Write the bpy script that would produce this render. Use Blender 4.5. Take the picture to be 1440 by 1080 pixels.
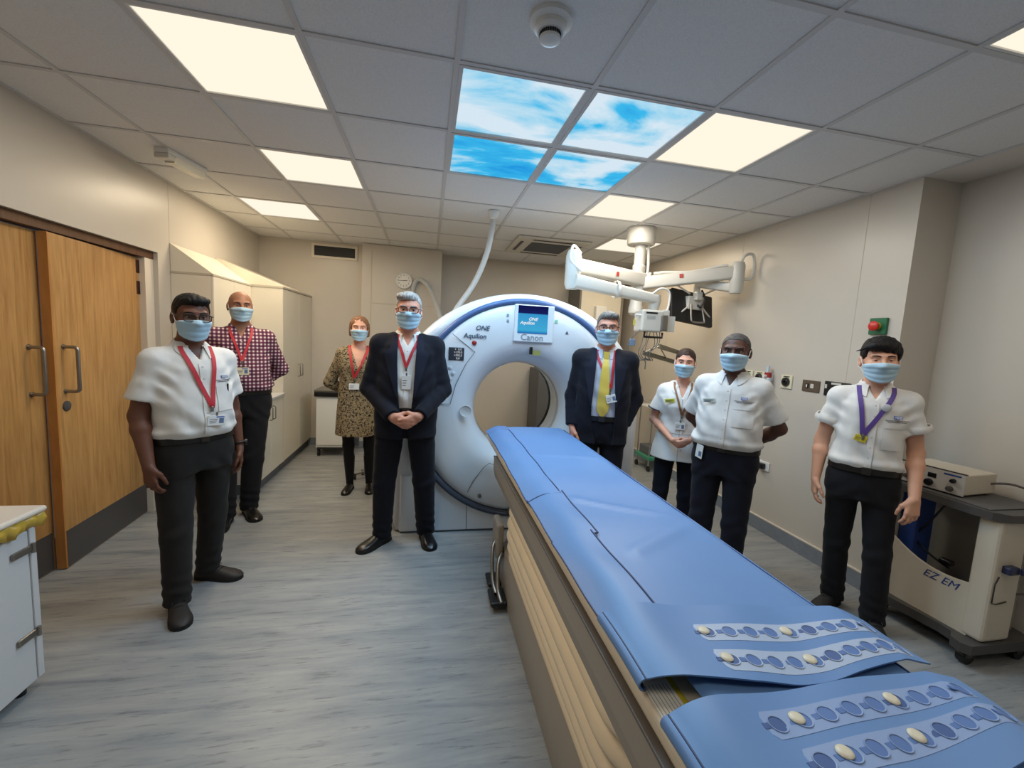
import bpy, bmesh, math, random
import numpy as np
from mathutils import Vector, Matrix, Euler

# ------------------------------------------------------------------ reset, camera, world, exposure
for _o in list(bpy.data.objects): bpy.data.objects.remove(_o, do_unlink=True)
SC = bpy.context.scene
COL = SC.collection
PI = math.pi
CAMZ = 1.56
FPX = 589.19
ROT = (math.radians(83.923), math.radians(-3.114), math.radians(-11.265))
camd = bpy.data.cameras.new('camera'); cam = bpy.data.objects.new('camera', camd); COL.objects.link(cam)
camd.sensor_width = 36.0; camd.lens = 36.0*FPX/1440.0; camd.clip_start = 0.02
cam.location = (0, 0, CAMZ); cam.rotation_euler = ROT
SC.camera = cam
wd = bpy.data.worlds.new('room_air'); SC.world = wd; wd.use_nodes = True
wd.node_tree.nodes['Background'].inputs[0].default_value = (0.9, 0.93, 1.0, 1); wd.node_tree.nodes['Background'].inputs[1].default_value = 0.05
vs = SC.view_settings
vs.view_transform = 'Standard'; vs.look = 'None'; vs.gamma = 1.0; vs.use_curve_mapping = False; vs.exposure = 0.0
PANEL_WATTS = 9.8      # each warm ceiling panel
SKY_WATTS = 9.0         # each picture panel
WARM = (1.0, 0.90, 0.77); WARMER = (1.0, 0.82, 0.58); COOL = (0.40, 0.70, 1.0)

_R = np.array(Euler(ROT, 'XYZ').to_matrix())
def ray(x, y): return _R @ np.array([(x-720)/FPX, -(y-540)/FPX, -1.0])
def at_z(x, y, z): d = ray(x, y); return d*(z-CAMZ)/d[2] + np.array([0, 0, CAMZ])
def at_y(x, y, Y): d = ray(x, y); return d*Y/d[1] + np.array([0, 0, CAMZ])
def at_x(x, y, X): d = ray(x, y); return d*X/d[0] + np.array([0, 0, CAMZ])

# ------------------------------------------------------------------ materials
def lin(c):
    return tuple((v/12.92 if v <= 0.04045 else ((v+0.055)/1.055)**2.4) for v in c)
def rgb(r, g, b): return lin((r/255, g/255, b/255)) + (1,)
MATS = {}
def mat(name, col, rough=0.5, metal=0.0, spec=0.5, bump=0.0, bscale=200.0, var=0.0, vscale=8.0, emit=None, estr=1.0, coat=0.0, alpha=1.0, sheen=0.0):
    if name in MATS: return MATS[name]
    m = bpy.data.materials.new(name); m.use_nodes = True; MATS[name] = m
    nt = m.node_tree; b = nt.nodes['Principled BSDF']
    c = rgb(*col)
    b.inputs['Base Color'].default_value = c; b.inputs['Roughness'].default_value = rough
    b.inputs['Metallic'].default_value = metal; b.inputs['Specular IOR Level'].default_value = spec
    b.inputs['Coat Weight'].default_value = coat; b.inputs['Alpha'].default_value = alpha
    if sheen: b.inputs['Sheen Weight'].default_value = sheen
    tc = nt.nodes.new('ShaderNodeTexCoord')
    if var:
        n = nt.nodes.new('ShaderNodeTexNoise'); n.inputs['Scale'].default_value = vscale; n.inputs['Detail'].default_value = 4
        nt.links.new(tc.outputs['Object'], n.inputs['Vector'])
        mr = nt.nodes.new('ShaderNodeMapRange'); mr.inputs[1].default_value = 0.25; mr.inputs[2].default_value = 0.75
        mr.inputs[3].default_value = 1-var; mr.inputs[4].default_value = 1+var
        nt.links.new(n.outputs['Fac'], mr.inputs[0])
        mx = nt.nodes.new('ShaderNodeVectorMath'); mx.operation = 'SCALE'; mx.inputs[0].default_value = c[:3]
        nt.links.new(mr.outputs[0], mx.inputs['Scale']); nt.links.new(mx.outputs[0], b.inputs['Base Color'])
    if bump:
        n = nt.nodes.new('ShaderNodeTexNoise'); n.inputs['Scale'].default_value = bscale; n.inputs['Detail'].default_value = 3
        nt.links.new(tc.outputs['Object'], n.inputs['Vector'])
        bp = nt.nodes.new('ShaderNodeBump'); bp.inputs['Strength'].default_value = bump; bp.inputs['Distance'].default_value = 0.002
        nt.links.new(n.outputs['Fac'], bp.inputs['Height']); nt.links.new(bp.outputs[0], b.inputs['Normal'])
    if emit:
        b.inputs['Emission Color'].default_value = rgb(*emit); b.inputs['Emission Strength'].default_value = estr
    return m
def nodes_of(m): nt = m.node_tree; return nt, nt.nodes, nt.links, nt.nodes['Principled BSDF']
def ramp(nt, stops):
    r = nt.nodes.new('ShaderNodeValToRGB'); e = r.color_ramp.elements
    while len(e) < len(stops): e.new(0.5)
    for k, (p, c) in zip(e, stops): k.position = p; k.color = rgb(*c)
    return r
def mapping(nt, scale=(1,1,1), rot=(0,0,0), loc=(0,0,0), space='Object'):
    tc = nt.nodes.new('ShaderNodeTexCoord'); mp = nt.nodes.new('ShaderNodeMapping')
    mp.inputs['Scale'].default_value = scale; mp.inputs['Rotation'].default_value = rot; mp.inputs['Location'].default_value = loc
    nt.links.new(tc.outputs[space], mp.inputs['Vector']); return mp

def mat_floor():
    m = mat('vinyl_floor', (150,156,160), 0.38, spec=0.4); nt, N, L, b = nodes_of(m)
    mp = mapping(nt, (1.1, 9.0, 1)); n = N.new('ShaderNodeTexNoise'); n.inputs['Scale'].default_value = 1.6; n.inputs['Detail'].default_value = 9; n.inputs['Roughness'].default_value = 0.68; n.inputs['Distortion'].default_value = 0.5
    L.new(mp.outputs[0], n.inputs['Vector'])
    r = ramp(nt, [(0.28,(112,118,124)), (0.42,(140,144,146)), (0.55,(152,154,154)), (0.74,(168,168,165))]); L.new(n.outputs['Fac'], r.inputs[0])
    mp2 = mapping(nt, (2.5, 26.0, 1), loc=(3,1,0)); n2 = N.new('ShaderNodeTexNoise'); n2.inputs['Scale'].default_value = 2.2; n2.inputs['Detail'].default_value = 7; n2.inputs['Roughness'].default_value = 0.7
    L.new(mp2.outputs[0], n2.inputs['Vector'])
    r2 = ramp(nt, [(0.36,(88,98,110)), (0.44,(255,255,255))]); L.new(n2.outputs['Fac'], r2.inputs[0])
    mx = N.new('ShaderNodeMixRGB'); mx.blend_type = 'MULTIPLY'; mx.inputs[0].default_value = 0.38; L.new(r.outputs[0], mx.inputs[1]); L.new(r2.outputs[0], mx.inputs[2])
    L.new(mx.outputs[0], b.inputs['Base Color']); return m
def mat_wood(name, base=(196,150,92), dark=(170,124,70)):
    m = mat(name, base, 0.42, spec=0.4); nt, N, L, b = nodes_of(m)
    mp = mapping(nt, (3, 14, 0.9)); n = N.new('ShaderNodeTexNoise'); n.inputs['Scale'].default_value = 3.0; n.inputs['Detail'].default_value = 8; n.inputs['Distortion'].default_value = 0.6; n.inputs['Roughness'].default_value = 0.6
    L.new(mp.outputs[0], n.inputs['Vector']); r = ramp(nt, [(0.3, dark), (0.55, base), (0.75, tuple(min(255, int(v*1.08)) for v in base))]); L.new(n.outputs['Fac'], r.inputs[0])
    mp2 = mapping(nt, (30, 160, 4)); n2 = N.new('ShaderNodeTexNoise'); n2.inputs['Scale'].default_value = 2.0; n2.inputs['Detail'].default_value = 3; L.new(mp2.outputs[0], n2.inputs['Vector'])
    mx = N.new('ShaderNodeMixRGB'); mx.blend_type = 'MULTIPLY'; mx.inputs[0].default_value = 0.25; L.new(r.outputs[0], mx.inputs[1]); L.new(n2.outputs['Fac'], mx.inputs[2])
    L.new(mx.outputs[0], b.inputs['Base Color']); return m
def mat_tile():
    m = mat('mineral_tile', (214,211,206), 0.9, spec=0.1, bump=0.12, bscale=320); nt, N, L, b = nodes_of(m)
    mp = mapping(nt); n = N.new('ShaderNodeTexNoise'); n.inputs['Scale'].default_value = 170; n.inputs['Detail'].default_value = 2; L.new(mp.outputs[0], n.inputs['Vector'])
    r = ramp(nt, [(0.3,(220,220,219)), (0.6,(230,230,229))]); L.new(n.outputs['Fac'], r.inputs[0]); L.new(r.outputs[0], b.inputs['Base Color']); return m

M = dict(
 floor=mat_floor(), wall=mat('cream_wall', (199,192,181), 0.33, spec=0.5, bump=0.05, bscale=14, var=0.015, vscale=3), wall_trim=mat('cream_strip', (222,213,198), 0.4),
 tile=mat_tile(), rail=mat('ceiling_rail_white', (204,203,202), 0.5), plaster=mat('plaster_white', (218,212,202), 0.8),
 skirting=mat('vinyl_skirting', (128,136,146), 0.4, var=0.08, vscale=30),
 oak=mat_wood('oak_veneer'), oak_edge=mat_wood('oak_lipping', (196,136,74), (178,118,60)), brown=mat_wood('dark_wood_frame', (104,72,48), (84,56,36)),
 kick=mat('kick_plate_grey', (74,72,72), 0.45), steel=mat('brushed_steel', (150,146,140), 0.32, metal=0.9, bump=0.1), chrome=mat('chrome', (200,200,200), 0.12, metal=1.0),
 dark=mat('dark_plastic', (26,27,30), 0.45), black=mat('black_plastic', (14,14,16), 0.4), white=mat('white_plastic', (226,226,222), 0.35), offwhite=mat('offwhite_enamel', (206,203,194), 0.35),
 cab=mat('cupboard_laminate', (224,217,200), 0.34, spec=0.45), cab_edge=mat('cupboard_edge', (190,182,166), 0.5), plinth=mat('plinth_grey', (92,96,102), 0.5),
 gantry=mat('scanner_white', (222,226,230), 0.3, spec=0.5, coat=0.15), gantry_in=mat('scanner_grey', (206,208,208), 0.35), navy=mat('scanner_blue_band', (78,104,150), 0.35), line=mat('panel_joint', (70,76,84), 0.6),
 taupe=mat('couch_taupe', (156,146,132), 0.45), couch_cream=mat('couch_cream', (220,206,182), 0.45), bellows=mat('couch_bellows', (232,214,184), 0.55, var=0.03),
 blue=mat('vinyl_blue', (100,138,188), 0.42, spec=0.4, bump=0.08, bscale=30), blue_d=mat('vinyl_blue_deep', (92,128,182), 0.42), blue_edge=mat('vinyl_edge', (44,62,104), 0.5), strip=mat('strap_strip', (168,184,208), 0.4), hole=mat('slot_shade_blue', (82,116,172), 0.5), button=mat('ivory_button', (214,206,182), 0.35),
 cable=mat('pale_hose', (186,190,192), 0.4), cable_d=mat('dark_cable', (50,46,44), 0.5), grille=mat('vent_dark', (40,42,44), 0.6),
)

# ------------------------------------------------------------------ mesh helpers
class MB:
    def __init__(s): s.v = []; s.f = []; s.m = []
    def add(s, vs, fs, mi=0):
        o = len(s.v); s.v += [tuple(map(float, p)) for p in vs]; s.f += [tuple(i+o for i in f) for f in fs]; s.m += [mi]*len(fs); return s
    def box(s, lo, hi, mi=0):
        x0,y0,z0 = lo; x1,y1,z1 = hi
        return s.add([(x0,y0,z0),(x1,y0,z0),(x1,y1,z0),(x0,y1,z0),(x0,y0,z1),(x1,y0,z1),(x1,y1,z1),(x0,y1,z1)],
                     [(0,3,2,1),(4,5,6,7),(0,1,5,4),(1,2,6,5),(2,3,7,6),(3,0,4,7)], mi)
    def rbox(s, lo, hi, r=0.01, seg=2, mi=0):
        bm = bmesh.new(); bmesh.ops.create_cube(bm, size=1.0)
        c = [(a+b)/2 for a, b in zip(lo, hi)]; d = [abs(b-a) for a, b in zip(lo, hi)]
        for v in bm.verts: v.co = Vector([v.co[i]*d[i]+c[i] for i in range(3)])
        bmesh.ops.bevel(bm, geom=bm.edges[:], offset=min(r, min(d)*0.49), segments=seg, profile=0.5, affect='EDGES')
        bm.verts.index_update(); s.add([v.co for v in bm.verts], [[v.index for v in f.verts] for f in bm.faces], mi); bm.free(); return s
    def prism(s, poly, axis, a, b, mi=0, flip=False):
        # poly: 2D list; axis 'y': (x,z) extruded a..b along y; 'x': (y,z); 'z': (x,y)
        def P(p, t):
            return (p[0], t, p[1]) if axis == 'y' else (t, p[0], p[1]) if axis == 'x' else (p[0], p[1], t)
        n = len(poly); vs = [P(p, a) for p in poly] + [P(p, b) for p in poly]
        fs = [tuple(range(n)), tuple(range(2*n-1, n-1, -1))] + [(i, i+n, (i+1) % n+n, (i+1) % n) for i in range(n)]
        return s.add(vs, fs, mi)
    def tube(s, path, r, seg=8, mi=0, cap=True, flat=None):
        pts = [Vector(p) for p in path]; n = len(pts); rs = r if hasattr(r, '__len__') else [r]*n
        vs = []; prev = None
        for i, p in enumerate(pts):
            t = (pts[min(i+1, n-1)]-pts[max(i-1, 0)]).normalized()
            if prev is None:
                up = Vector((0,0,1)) if abs(t.z) < 0.9 else Vector((0,1,0)); a = t.cross(up).normalized()
            else:
                a = (prev - t*prev.dot(t)); a = a.normalized() if a.length > 1e-6 else t.orthogonal().normalized()
            prev = a; b = t.cross(a)
            for k in range(seg):
                w = 2*PI*k/seg; vs.append(p + a*math.cos(w)*rs[i] + b*math.sin(w)*rs[i]*(flat or 1))
        fs = [(i*seg+k, i*seg+(k+1) % seg, (i+1)*seg+(k+1) % seg, (i+1)*seg+k) for i in range(n-1) for k in range(seg)]
        if cap: fs += [tuple(range(seg))[::-1], tuple(range((n-1)*seg, n*seg))]
        return s.add(vs, fs, mi)
    def cyl(s, a, b, r, seg=20, r2=None, mi=0): return s.tube([a, b], [r, r if r2 is None else r2], seg, mi)
    def lathe(s, prof, c, axis='z', seg=32, mi=0, closed=False):
        # prof: list of (radius, height along axis)
        vs = []; n = len(prof)
        for k in range(seg):
            w = 2*PI*k/seg; cs, sn = math.cos(w), math.sin(w)
            for r, h in prof:
                p = (r*cs, r*sn, h) if axis == 'z' else (r*cs, h, r*sn) if axis == 'y' else (h, r*cs, r*sn)
                vs.append((p[0]+c[0], p[1]+c[1], p[2]+c[2]))
        m = n if closed else n-1
        fs = [(k*n+i, k*n+(i+1) % n, ((k+1) % seg)*n+(i+1) % n, ((k+1) % seg)*n+i) for k in range(seg) for i in range(m)]
        return s.add(vs, fs, mi)
    def grid(s, P, mi=0, closeu=False, closev=False):
        nu = len(P); nv = len(P[0]); vs = [p for row in P for p in row]; fs = []
        for i in range(nu if closeu else nu-1):
            for j in range(nv if closev else nv-1):
                i2 = (i+1) % nu; j2 = (j+1) % nv; fs.append((i*nv+j, i2*nv+j, i2*nv+j2, i*nv+j2))
        return s.add(vs, fs, mi)
    def sheet(s, P, th, mi=0):
        # P: grid of points; thickness th along local normals -> closed slab
        A = np.array(P, float); du = np.gradient(A, axis=0); dv = np.gradient(A, axis=1); N = np.cross(du, dv); N /= np.linalg.norm(N, axis=2, keepdims=True)+1e-12
        B = A - N*th; nu, nv = A.shape[:2]; o = nu*nv; vs = list(A.reshape(-1, 3))+list(B.reshape(-1, 3)); I = lambda i, j: i*nv+j; fs = []
        for i in range(nu-1):
            for j in range(nv-1):
                fs.append((I(i,j), I(i+1,j), I(i+1,j+1), I(i,j+1))); fs.append((o+I(i,j), o+I(i,j+1), o+I(i+1,j+1), o+I(i+1,j)))
        for i in range(nu-1):
            fs.append((I(i,0), o+I(i,0), o+I(i+1,0), I(i+1,0))); fs.append((I(i,nv-1), I(i+1,nv-1), o+I(i+1,nv-1), o+I(i,nv-1)))
        for j in range(nv-1):
            fs.append((I(0,j), I(0,j+1), o+I(0,j+1), o+I(0,j))); fs.append((I(nu-1,j), o+I(nu-1,j), o+I(nu-1,j+1), I(nu-1,j+1)))
        return s.add(vs, fs, mi)
    def build(s, name, mats, parent=None, smooth=None, kind=None):
        me = bpy.data.meshes.new(name); me.from_pydata(s.v, [], s.f); me.update()
        bm = bmesh.new(); bm.from_mesh(me); bmesh.ops.recalc_face_normals(bm, faces=bm.faces)
        bm.to_mesh(me); bm.free()
        if not isinstance(mats, (list, tuple)): mats = [mats]
        for x in mats: me.materials.append(x)
        me.polygons.foreach_set('material_index', s.m)
        o = bpy.data.objects.new(name, me); COL.objects.link(o)
        if parent: o.parent = parent
        if smooth is not None:
            me.polygons.foreach_set('use_smooth', [True]*len(me.polygons))
            if smooth < 3.0: me.set_sharp_from_angle(angle=smooth)
        if kind: o['kind'] = kind
        return o
def thing(name, label, cat, loc=(0,0,0), rz=0.0, group=None):
    o = bpy.data.objects.new(name, None); COL.objects.link(o); o.empty_display_size = 0.05
    o.location = loc; o.rotation_euler = (0,0,rz); return tag(o, label, cat, group)
def tag(o, label=None, cat=None, group=None, kind=None):
    if label: o['label'] = label
    if cat: o['category'] = cat
    if group: o['group'] = group
    if kind: o['kind'] = kind
    return o
def P(name, mb, mats, parent, smooth=None): return mb.build(name, mats, parent, smooth)
def copy_tree(o, parent=None):
    c = o.copy(); COL.objects.link(c); c.parent = parent
    for ch in list(o.children): copy_tree(ch, c)
    return c
def text_mesh(name, body, size, material, parent, M4, align='CENTER', extrude=0.0006, shear=0.0, bold=0.0):
    cu = bpy.data.curves.new(name+'_c', 'FONT'); cu.body = body; cu.size = size; cu.align_x = align; cu.align_y = 'CENTER'; cu.extrude = extrude; cu.shear = shear; cu.offset = bold; cu.resolution_u = 3
    t = bpy.data.objects.new('tmp', cu); COL.objects.link(t)
    bpy.context.view_layer.update()
    dg = bpy.context.evaluated_depsgraph_get(); me = bpy.data.meshes.new_from_object(t.evaluated_get(dg))
    bpy.data.objects.remove(t); bpy.data.curves.remove(cu)
    me.name = name; me.transform(M4); me.materials.clear(); me.materials.append(material)
    o = bpy.data.objects.new(name, me); COL.objects.link(o); o.parent = parent; return o
def frame(o, x, y):
    # 4x4 from origin, local x and y directions
    x = Vector(x).normalized(); z = x.cross(Vector(y)).normalized(); y = z.cross(x)
    return Matrix.Translation(Vector(o)) @ Matrix((x, y, z)).transposed().to_4x4()
FRONT = lambda x, y, z: frame((x, y, z), (1,0,0), (0,0,1))   # writing that faces -Y

# ------------------------------------------------------------------ the room
XL, XR, XR2, YB, YB2, YR, ZC = -2.12, 2.93, 3.24, 5.95, 6.10, -2.6, 2.68
YST = 2.14            # where the right wall steps back
GX0, GY0 = 0.681, 2.471    # ceiling grid origin (crossing of the four picture panels)
def struct(name, mb, m, parent=None, smooth=None):
    o = mb.build(name, m, parent, smooth); o['kind'] = 'structure'; return o
struct('floor', MB().box((XL-0.4, YR-0.15, -0.05), (XR2+0.15, YB2+0.15, 0)), M['floor'])
DY0, DY1, DZ = 1.98, 3.90, 2.09    # door opening in the left wall
w = MB(); w.box((XL-0.15, YR, 0), (XL, DY0, ZC+0.1)); w.box((XL-0.15, DY1, 0), (XL, YB2, ZC+0.1)); w.box((XL-0.15, DY0, DZ), (XL, DY1, ZC+0.1))
wl = struct('wall_left', w, M['wall'])
for y in (4.06,):
    struct('wall_joint', MB().box((XL, y, DZ+0.02), (XL+0.0012, y+0.004, ZC)), M['cab_edge'], wl)
w = MB(); w.box((XL, YB, 0), (-0.86, YB+0.3, ZC+0.1)); w.box((-0.86, YB2, 0), (XR+0.1, YB2+0.15, ZC+0.1)); struct('wall_back', w, M['wall'])
bx = MB().rbox((-0.86, YB-0.17, 0), (0.15, YB2, ZC), 0.006); wb = struct('wall_boxing', bx, M['wall'])
struct('wall_joint', MB().box((-0.74, YB-0.174, 1.93), (0.15, YB-0.17, 1.938)), M['cab_edge'], wb); struct('wall_joint', MB().box((-0.745, YB-0.174, 0), (-0.738, YB-0.17, 2.6)), M['cab_edge'], wb)
w = MB(); w.box((XR, YST, 0), (XR+0.5, YB2+0.15, ZC+0.1)); w.box((XR2, YR, 0), (XR2+0.15, YST, ZC+0.1)); wr = struct('wall_right', w, M['wall'])
for y in (2.45, 3.62, 4.8): struct('wall_joint', MB().box((XR-0.001, y, 0.12), (XR, y+0.004, ZC)), M['cab_edge'], wr)
struct('wall_rear', MB().box((XL-0.15, YR-0.15, 0), (XR2+0.15, YR, ZC+0.1)), M['wall'])
def skirting(name, segs):
    mb = MB()
    for lo, hi in segs: mb.box(lo, hi)
    struct(name, mb, M['skirting'])
skirting('baseboard_right', [((XR-0.012, YST, 0), (XR, YB2, 0.115)), ((XR-0.012, YST-0.012, 0), (XR2, YST, 0.115)), ((XR2-0.012, YR, 0), (XR2, YST-0.012, 0.115))])
struct('trim_1', MB().box((XR-0.014, YST, 0.115), (XR, YB2, 0.125)), M['wall_trim'])
skirting('baseboard_left', [((XL, YR, 0), (XL+0.012, DY0, 0.1)), ((XL, DY1, 0), (XL+0.012, 4.1, 0.1))])
skirting('baseboard_back', [((XL+0.6, YB-0.012, 0), (-0.86, YB, 0.1)), ((-0.86, YB-0.182, 0), (0.15, YB-0.17, 0.1)), ((0.15, YB2-0.012, 0), (XR, YB2, 0.1))])
# ceiling: slab above, rails, tiles one by one
ceil = struct('ceiling', MB().box((XL-0.15, YR-0.15, ZC+0.1), (XR2+0.15, YB2+0.15, ZC+0.2)), M['plaster'])
struct('trim_2', MB().box((XR, YR, ZC), (XR2, YST, ZC+0.1)), M['plaster'])      # plain soffit over the alcove
RW, TT = 0.012, 0.008
xs = [GX0+0.6*i for i in range(-6, 6)]; ys = [GY0+0.6*j for j in range(-10, 8)]
LIGHTS = [(-3,-1), (-3,1), (-4,3), (1,-1), (1,1), (2,3), (2,-3), (-3,-4), (1,-5)]
SKIES = [(-1,-1), (0,-1), (-1,0), (0,0)]
OPEN = set(LIGHTS) | set(SKIES)
tile_me = {}
for i in range(-5, 5):
    for j in range(-9, 7):
        x0 = max(GX0+0.6*i, XL); x1 = min(GX0+0.6*(i+1), XR); y0 = max(GY0+0.6*j, YR); y1 = min(GY0+0.6*(j+1), YB2)
        if x1-x0 < 0.03 or y1-y0 < 0.03 or (i, j) in OPEN: continue
        key = (round(x1-x0, 3), round(y1-y0, 3))
        if key not in tile_me:
            hx, hy = (x1-x0)/2-0.004, (y1-y0)/2-0.004
            t = MB().box((-hx, -hy, 0.004), (hx, hy, 0.02)).build('ceiling_tile', M['tile'], ceil); tile_me[key] = t.data; o = t
        else:
            o = bpy.data.objects.new('ceiling_tile', tile_me[key]); COL.objects.link(o); o.parent = ceil
        o.location = ((x0+x1)/2, (y0+y1)/2, ZC); o['kind'] = 'structure'
for x in [v for v in xs if XL < v < XR] + [XL+RW, XR-RW]:
    struct('ceiling_rail', MB().box((x-RW, YR, ZC-0.002), (x+RW, YB2, ZC+0.012)), M['rail'], ceil)
for y in [v for v in ys if YR < v < YB2]:
    struct('ceiling_rail', MB().box((XL, y-RW, ZC-0.0015), (XR, y+RW, ZC+0.012)), M['rail'], ceil)

# ceiling light panels
def mat_emit(name, col, s):
    m = bpy.data.materials.new(name); m.use_nodes = True; nt = m.node_tree; nt.nodes.clear()
    e = nt.nodes.new('ShaderNodeEmission'); o = nt.nodes.new('ShaderNodeOutputMaterial'); e.inputs[0].default_value = rgb(*col); e.inputs[1].default_value = s; nt.links.new(e.outputs[0], o.inputs[0]); return m
M['panel'] = mat_emit('panel_glow', (255,243,222), 1.05)
def lamp(name, loc, size, watts, col, parent):
    d = bpy.data.lights.new(name, 'AREA'); d.shape = 'SQUARE'; d.size = size; d.energy = watts; d.color = col
    o = bpy.data.objects.new(name, d); COL.objects.link(o); o.location = loc; o.parent = parent; return o
WHERE = {(-3,-1):'large bright ceiling light panel nearest above the wooden doors', (-3,1):'bright ceiling light panel second along the row above the left side',
 (-4,3):'small-looking bright ceiling light panel above the cream cupboards', (1,-1):'large bright ceiling light panel touching the blue sky pictures', (1,1):'bright ceiling light panel in front of the equipment boom mount',
 (2,3):'farthest bright ceiling light panel, behind the boom column', (2,-3):'bright ceiling light panel cut by the top right edge of the view', (-3,-4):'bright ceiling light panel behind the photographer on the door side', (1,-5):'bright ceiling light panel behind the photographer near the couch end'}
for (i, j) in LIGHTS:
    cx, cy = GX0+0.6*i+0.3, GY0+0.6*j+0.3
    t = thing('ceiling_light', WHERE[(i, j)], 'ceiling light', (cx, cy, ZC), 0, 'square ceiling light panels')
    f = MB()
    for a, b in (((-0.288,-0.288),(0.288,-0.276)), ((-0.288,0.276),(0.288,0.288)), ((-0.288,-0.276),(-0.276,0.276)), ((0.276,-0.276),(0.288,0.276))):
        f.box((a[0], a[1], 0.0), (b[0], b[1], 0.02))
    P('frame', f, M['white'], t)
    P('diffuser', MB().box((-0.276,-0.276,0.006), (0.276,0.276,0.02)), M['panel'], t)
    lamp('tube_light', (0,0,-0.004), 0.55, PANEL_WATTS*(0.65 if j < -2 else 1.7 if j > 0 else 0.85), WARMER if (i, j) in ((-4,3),(-3,1),(2,3)) else WARM, t)
def mat_sky():
    m = bpy.data.materials.new('sky_picture'); m.use_nodes = True; nt = m.node_tree; nt.nodes.clear(); N, L = nt.nodes, nt.links
    g = N.new('ShaderNodeNewGeometry'); mp = N.new('ShaderNodeMapping'); mp.inputs['Scale'].default_value = (0.55, 1.0, 1); mp.inputs['Location'].default_value = (0.9, 0.35, 0)
    L.new(g.outputs['Position'], mp.inputs['Vector'])
    n = N.new('ShaderNodeTexNoise'); n.inputs['Scale'].default_value = 2.3; n.inputs['Detail'].default_value = 8; n.inputs['Roughness'].default_value = 0.55; n.inputs['Distortion'].default_value = 0.35; L.new(mp.outputs[0], n.inputs['Vector'])
    r = ramp(nt, [(0.32,(30,150,230)), (0.44,(64,192,244)), (0.49,(168,222,248)), (0.56,(222,240,252))]); L.new(n.outputs['Fac'], r.inputs[0])
    e = N.new('ShaderNodeEmission'); e.inputs[1].default_value = 0.92; L.new(r.outputs[0], e.inputs[0]); o = N.new('ShaderNodeOutputMaterial'); L.new(e.outputs[0], o.inputs[0]); return m
M['sky'] = mat_sky()
SKYL = {(-1,-1):'backlit sky picture panel, near left of the four, one long white cloud', (0,-1):'backlit sky picture panel, near right of the four, beside the smoke detector tile', (-1,0):'backlit sky picture panel, far left of the four, mostly pale cloud', (0,0):'backlit sky picture panel, far right of the four, smallest in view'}
for (i, j) in SKIES:
    t = thing('sky_panel', SKYL[(i, j)], 'picture panel', (GX0+0.6*i+0.3, GY0+0.6*j+0.3, ZC), 0, 'four backlit sky pictures')
    f = MB(); q = 0.272
    for a, b in (((-0.29,-0.29),(0.29,-q)), ((-0.29,q),(0.29,0.29)), ((-0.29,-q),(-q,q)), ((q,-q),(0.29,q))): f.box((a[0], a[1], -0.004), (b[0], b[1], 0.02))
    P('frame', f, M['rail'], t); P('picture', MB().box((-q,-q,0.004), (q,q,0.02)), M['sky'], t)
    lamp('tube_light', (0,0,-0.006), 0.54, SKY_WATTS, COOL, t)
# smoke detector
c = at_z(775, 28, ZC)
t = thing('smoke_detector', 'white round smoke detector on the ceiling near the sky pictures', 'smoke detector', (c[0], c[1], ZC))
P('base', MB().lathe([(0,0.004),(0.075,0.004),(0.075,-0.012),(0.06,-0.02),(0,-0.02)], (0,0,0), seg=36), M['white'], t, 0.6)
P('body', MB().lathe([(0.055,-0.02),(0.056,-0.036),(0.046,-0.046),(0.0,-0.046)], (0,0,0), seg=36), M['white'], t, 0.6)
sl = MB()
for k in range(28):
    a = 2*PI*k/28; sl.box((-0.0022,-0.0022,-0.06), (0.0022,0.0022,-0.046)); 
    for q in range(8): v = sl.v[-8+q]; sl.v[-8+q] = (v[0]+0.036*math.cos(a), v[1]+0.036*math.sin(a), v[2])
P('slots', sl, M['dark'], t); P('cap', MB().lathe([(0.038,-0.058),(0.036,-0.068),(0.02,-0.074),(0,-0.075)], (0,0,0), seg=32), M['white'], t, 0.6)
# emergency light fitting on the ceiling, left
a, b = at_z(226, 216, ZC-0.04), at_z(283, 246, ZC-0.04); d = b-a; L_ = math.hypot(d[0], d[1])
t = thing('emergency_light', 'grey boxed emergency light fitting on the ceiling above the doors', 'light fitting', ((a[0]+b[0])/2, (a[1]+b[1])/2, ZC), math.atan2(d[1], d[0]))
P('housing', MB().rbox((-L_/2,-0.05,-0.03), (L_/2,0.05,0.004), 0.006), M['white'], t)
P('diffuser', MB().prism([(-0.045,-0.03),(0.045,-0.03),(0.03,-0.07),(-0.03,-0.07)], 'x', -L_/2+0.07, L_/2-0.01), mat('prism_diffuser', (226,222,206), 0.25), t)
P('end_cap', MB().rbox((-L_/2,-0.05,-0.062), (-L_/2+0.065,0.05,-0.03), 0.008), M['offwhite'], t)
# air conditioning cassette in the ceiling
t = thing('ceiling_cassette', 'square ceiling air conditioning cassette with dark grille beyond the sky pictures', 'air conditioner', (GX0+0.66, GY0+0.6*4.15, ZC))
s_ = 0.42
P('panel', MB().rbox((-s_,-s_,-0.022), (s_,s_,0.002), 0.012), M['offwhite'], t)
for k, (lo, hi) in enumerate([((-0.24,-0.36,0),(0.24,-0.325,0)), ((-0.24,0.325,0),(0.24,0.36,0)), ((-0.36,-0.24,0),(-0.325,0.24,0)), ((0.325,-0.24,0),(0.36,0.24,0))]):
    P('air_slot', MB().box((lo[0],lo[1],-0.026), (hi[0],hi[1],-0.02)), M['black'], t)
P('grille_back', MB().box((-0.23,-0.23,-0.025), (0.23,0.23,-0.021)), M['grille'], t)
for k in range(14): P('grille_slat', MB().box((-0.23,-0.22+k*0.033,-0.031), (0.23,-0.212+k*0.033,-0.025)), mat('grille_slat_grey', (110,112,114), 0.5), t)
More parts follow.
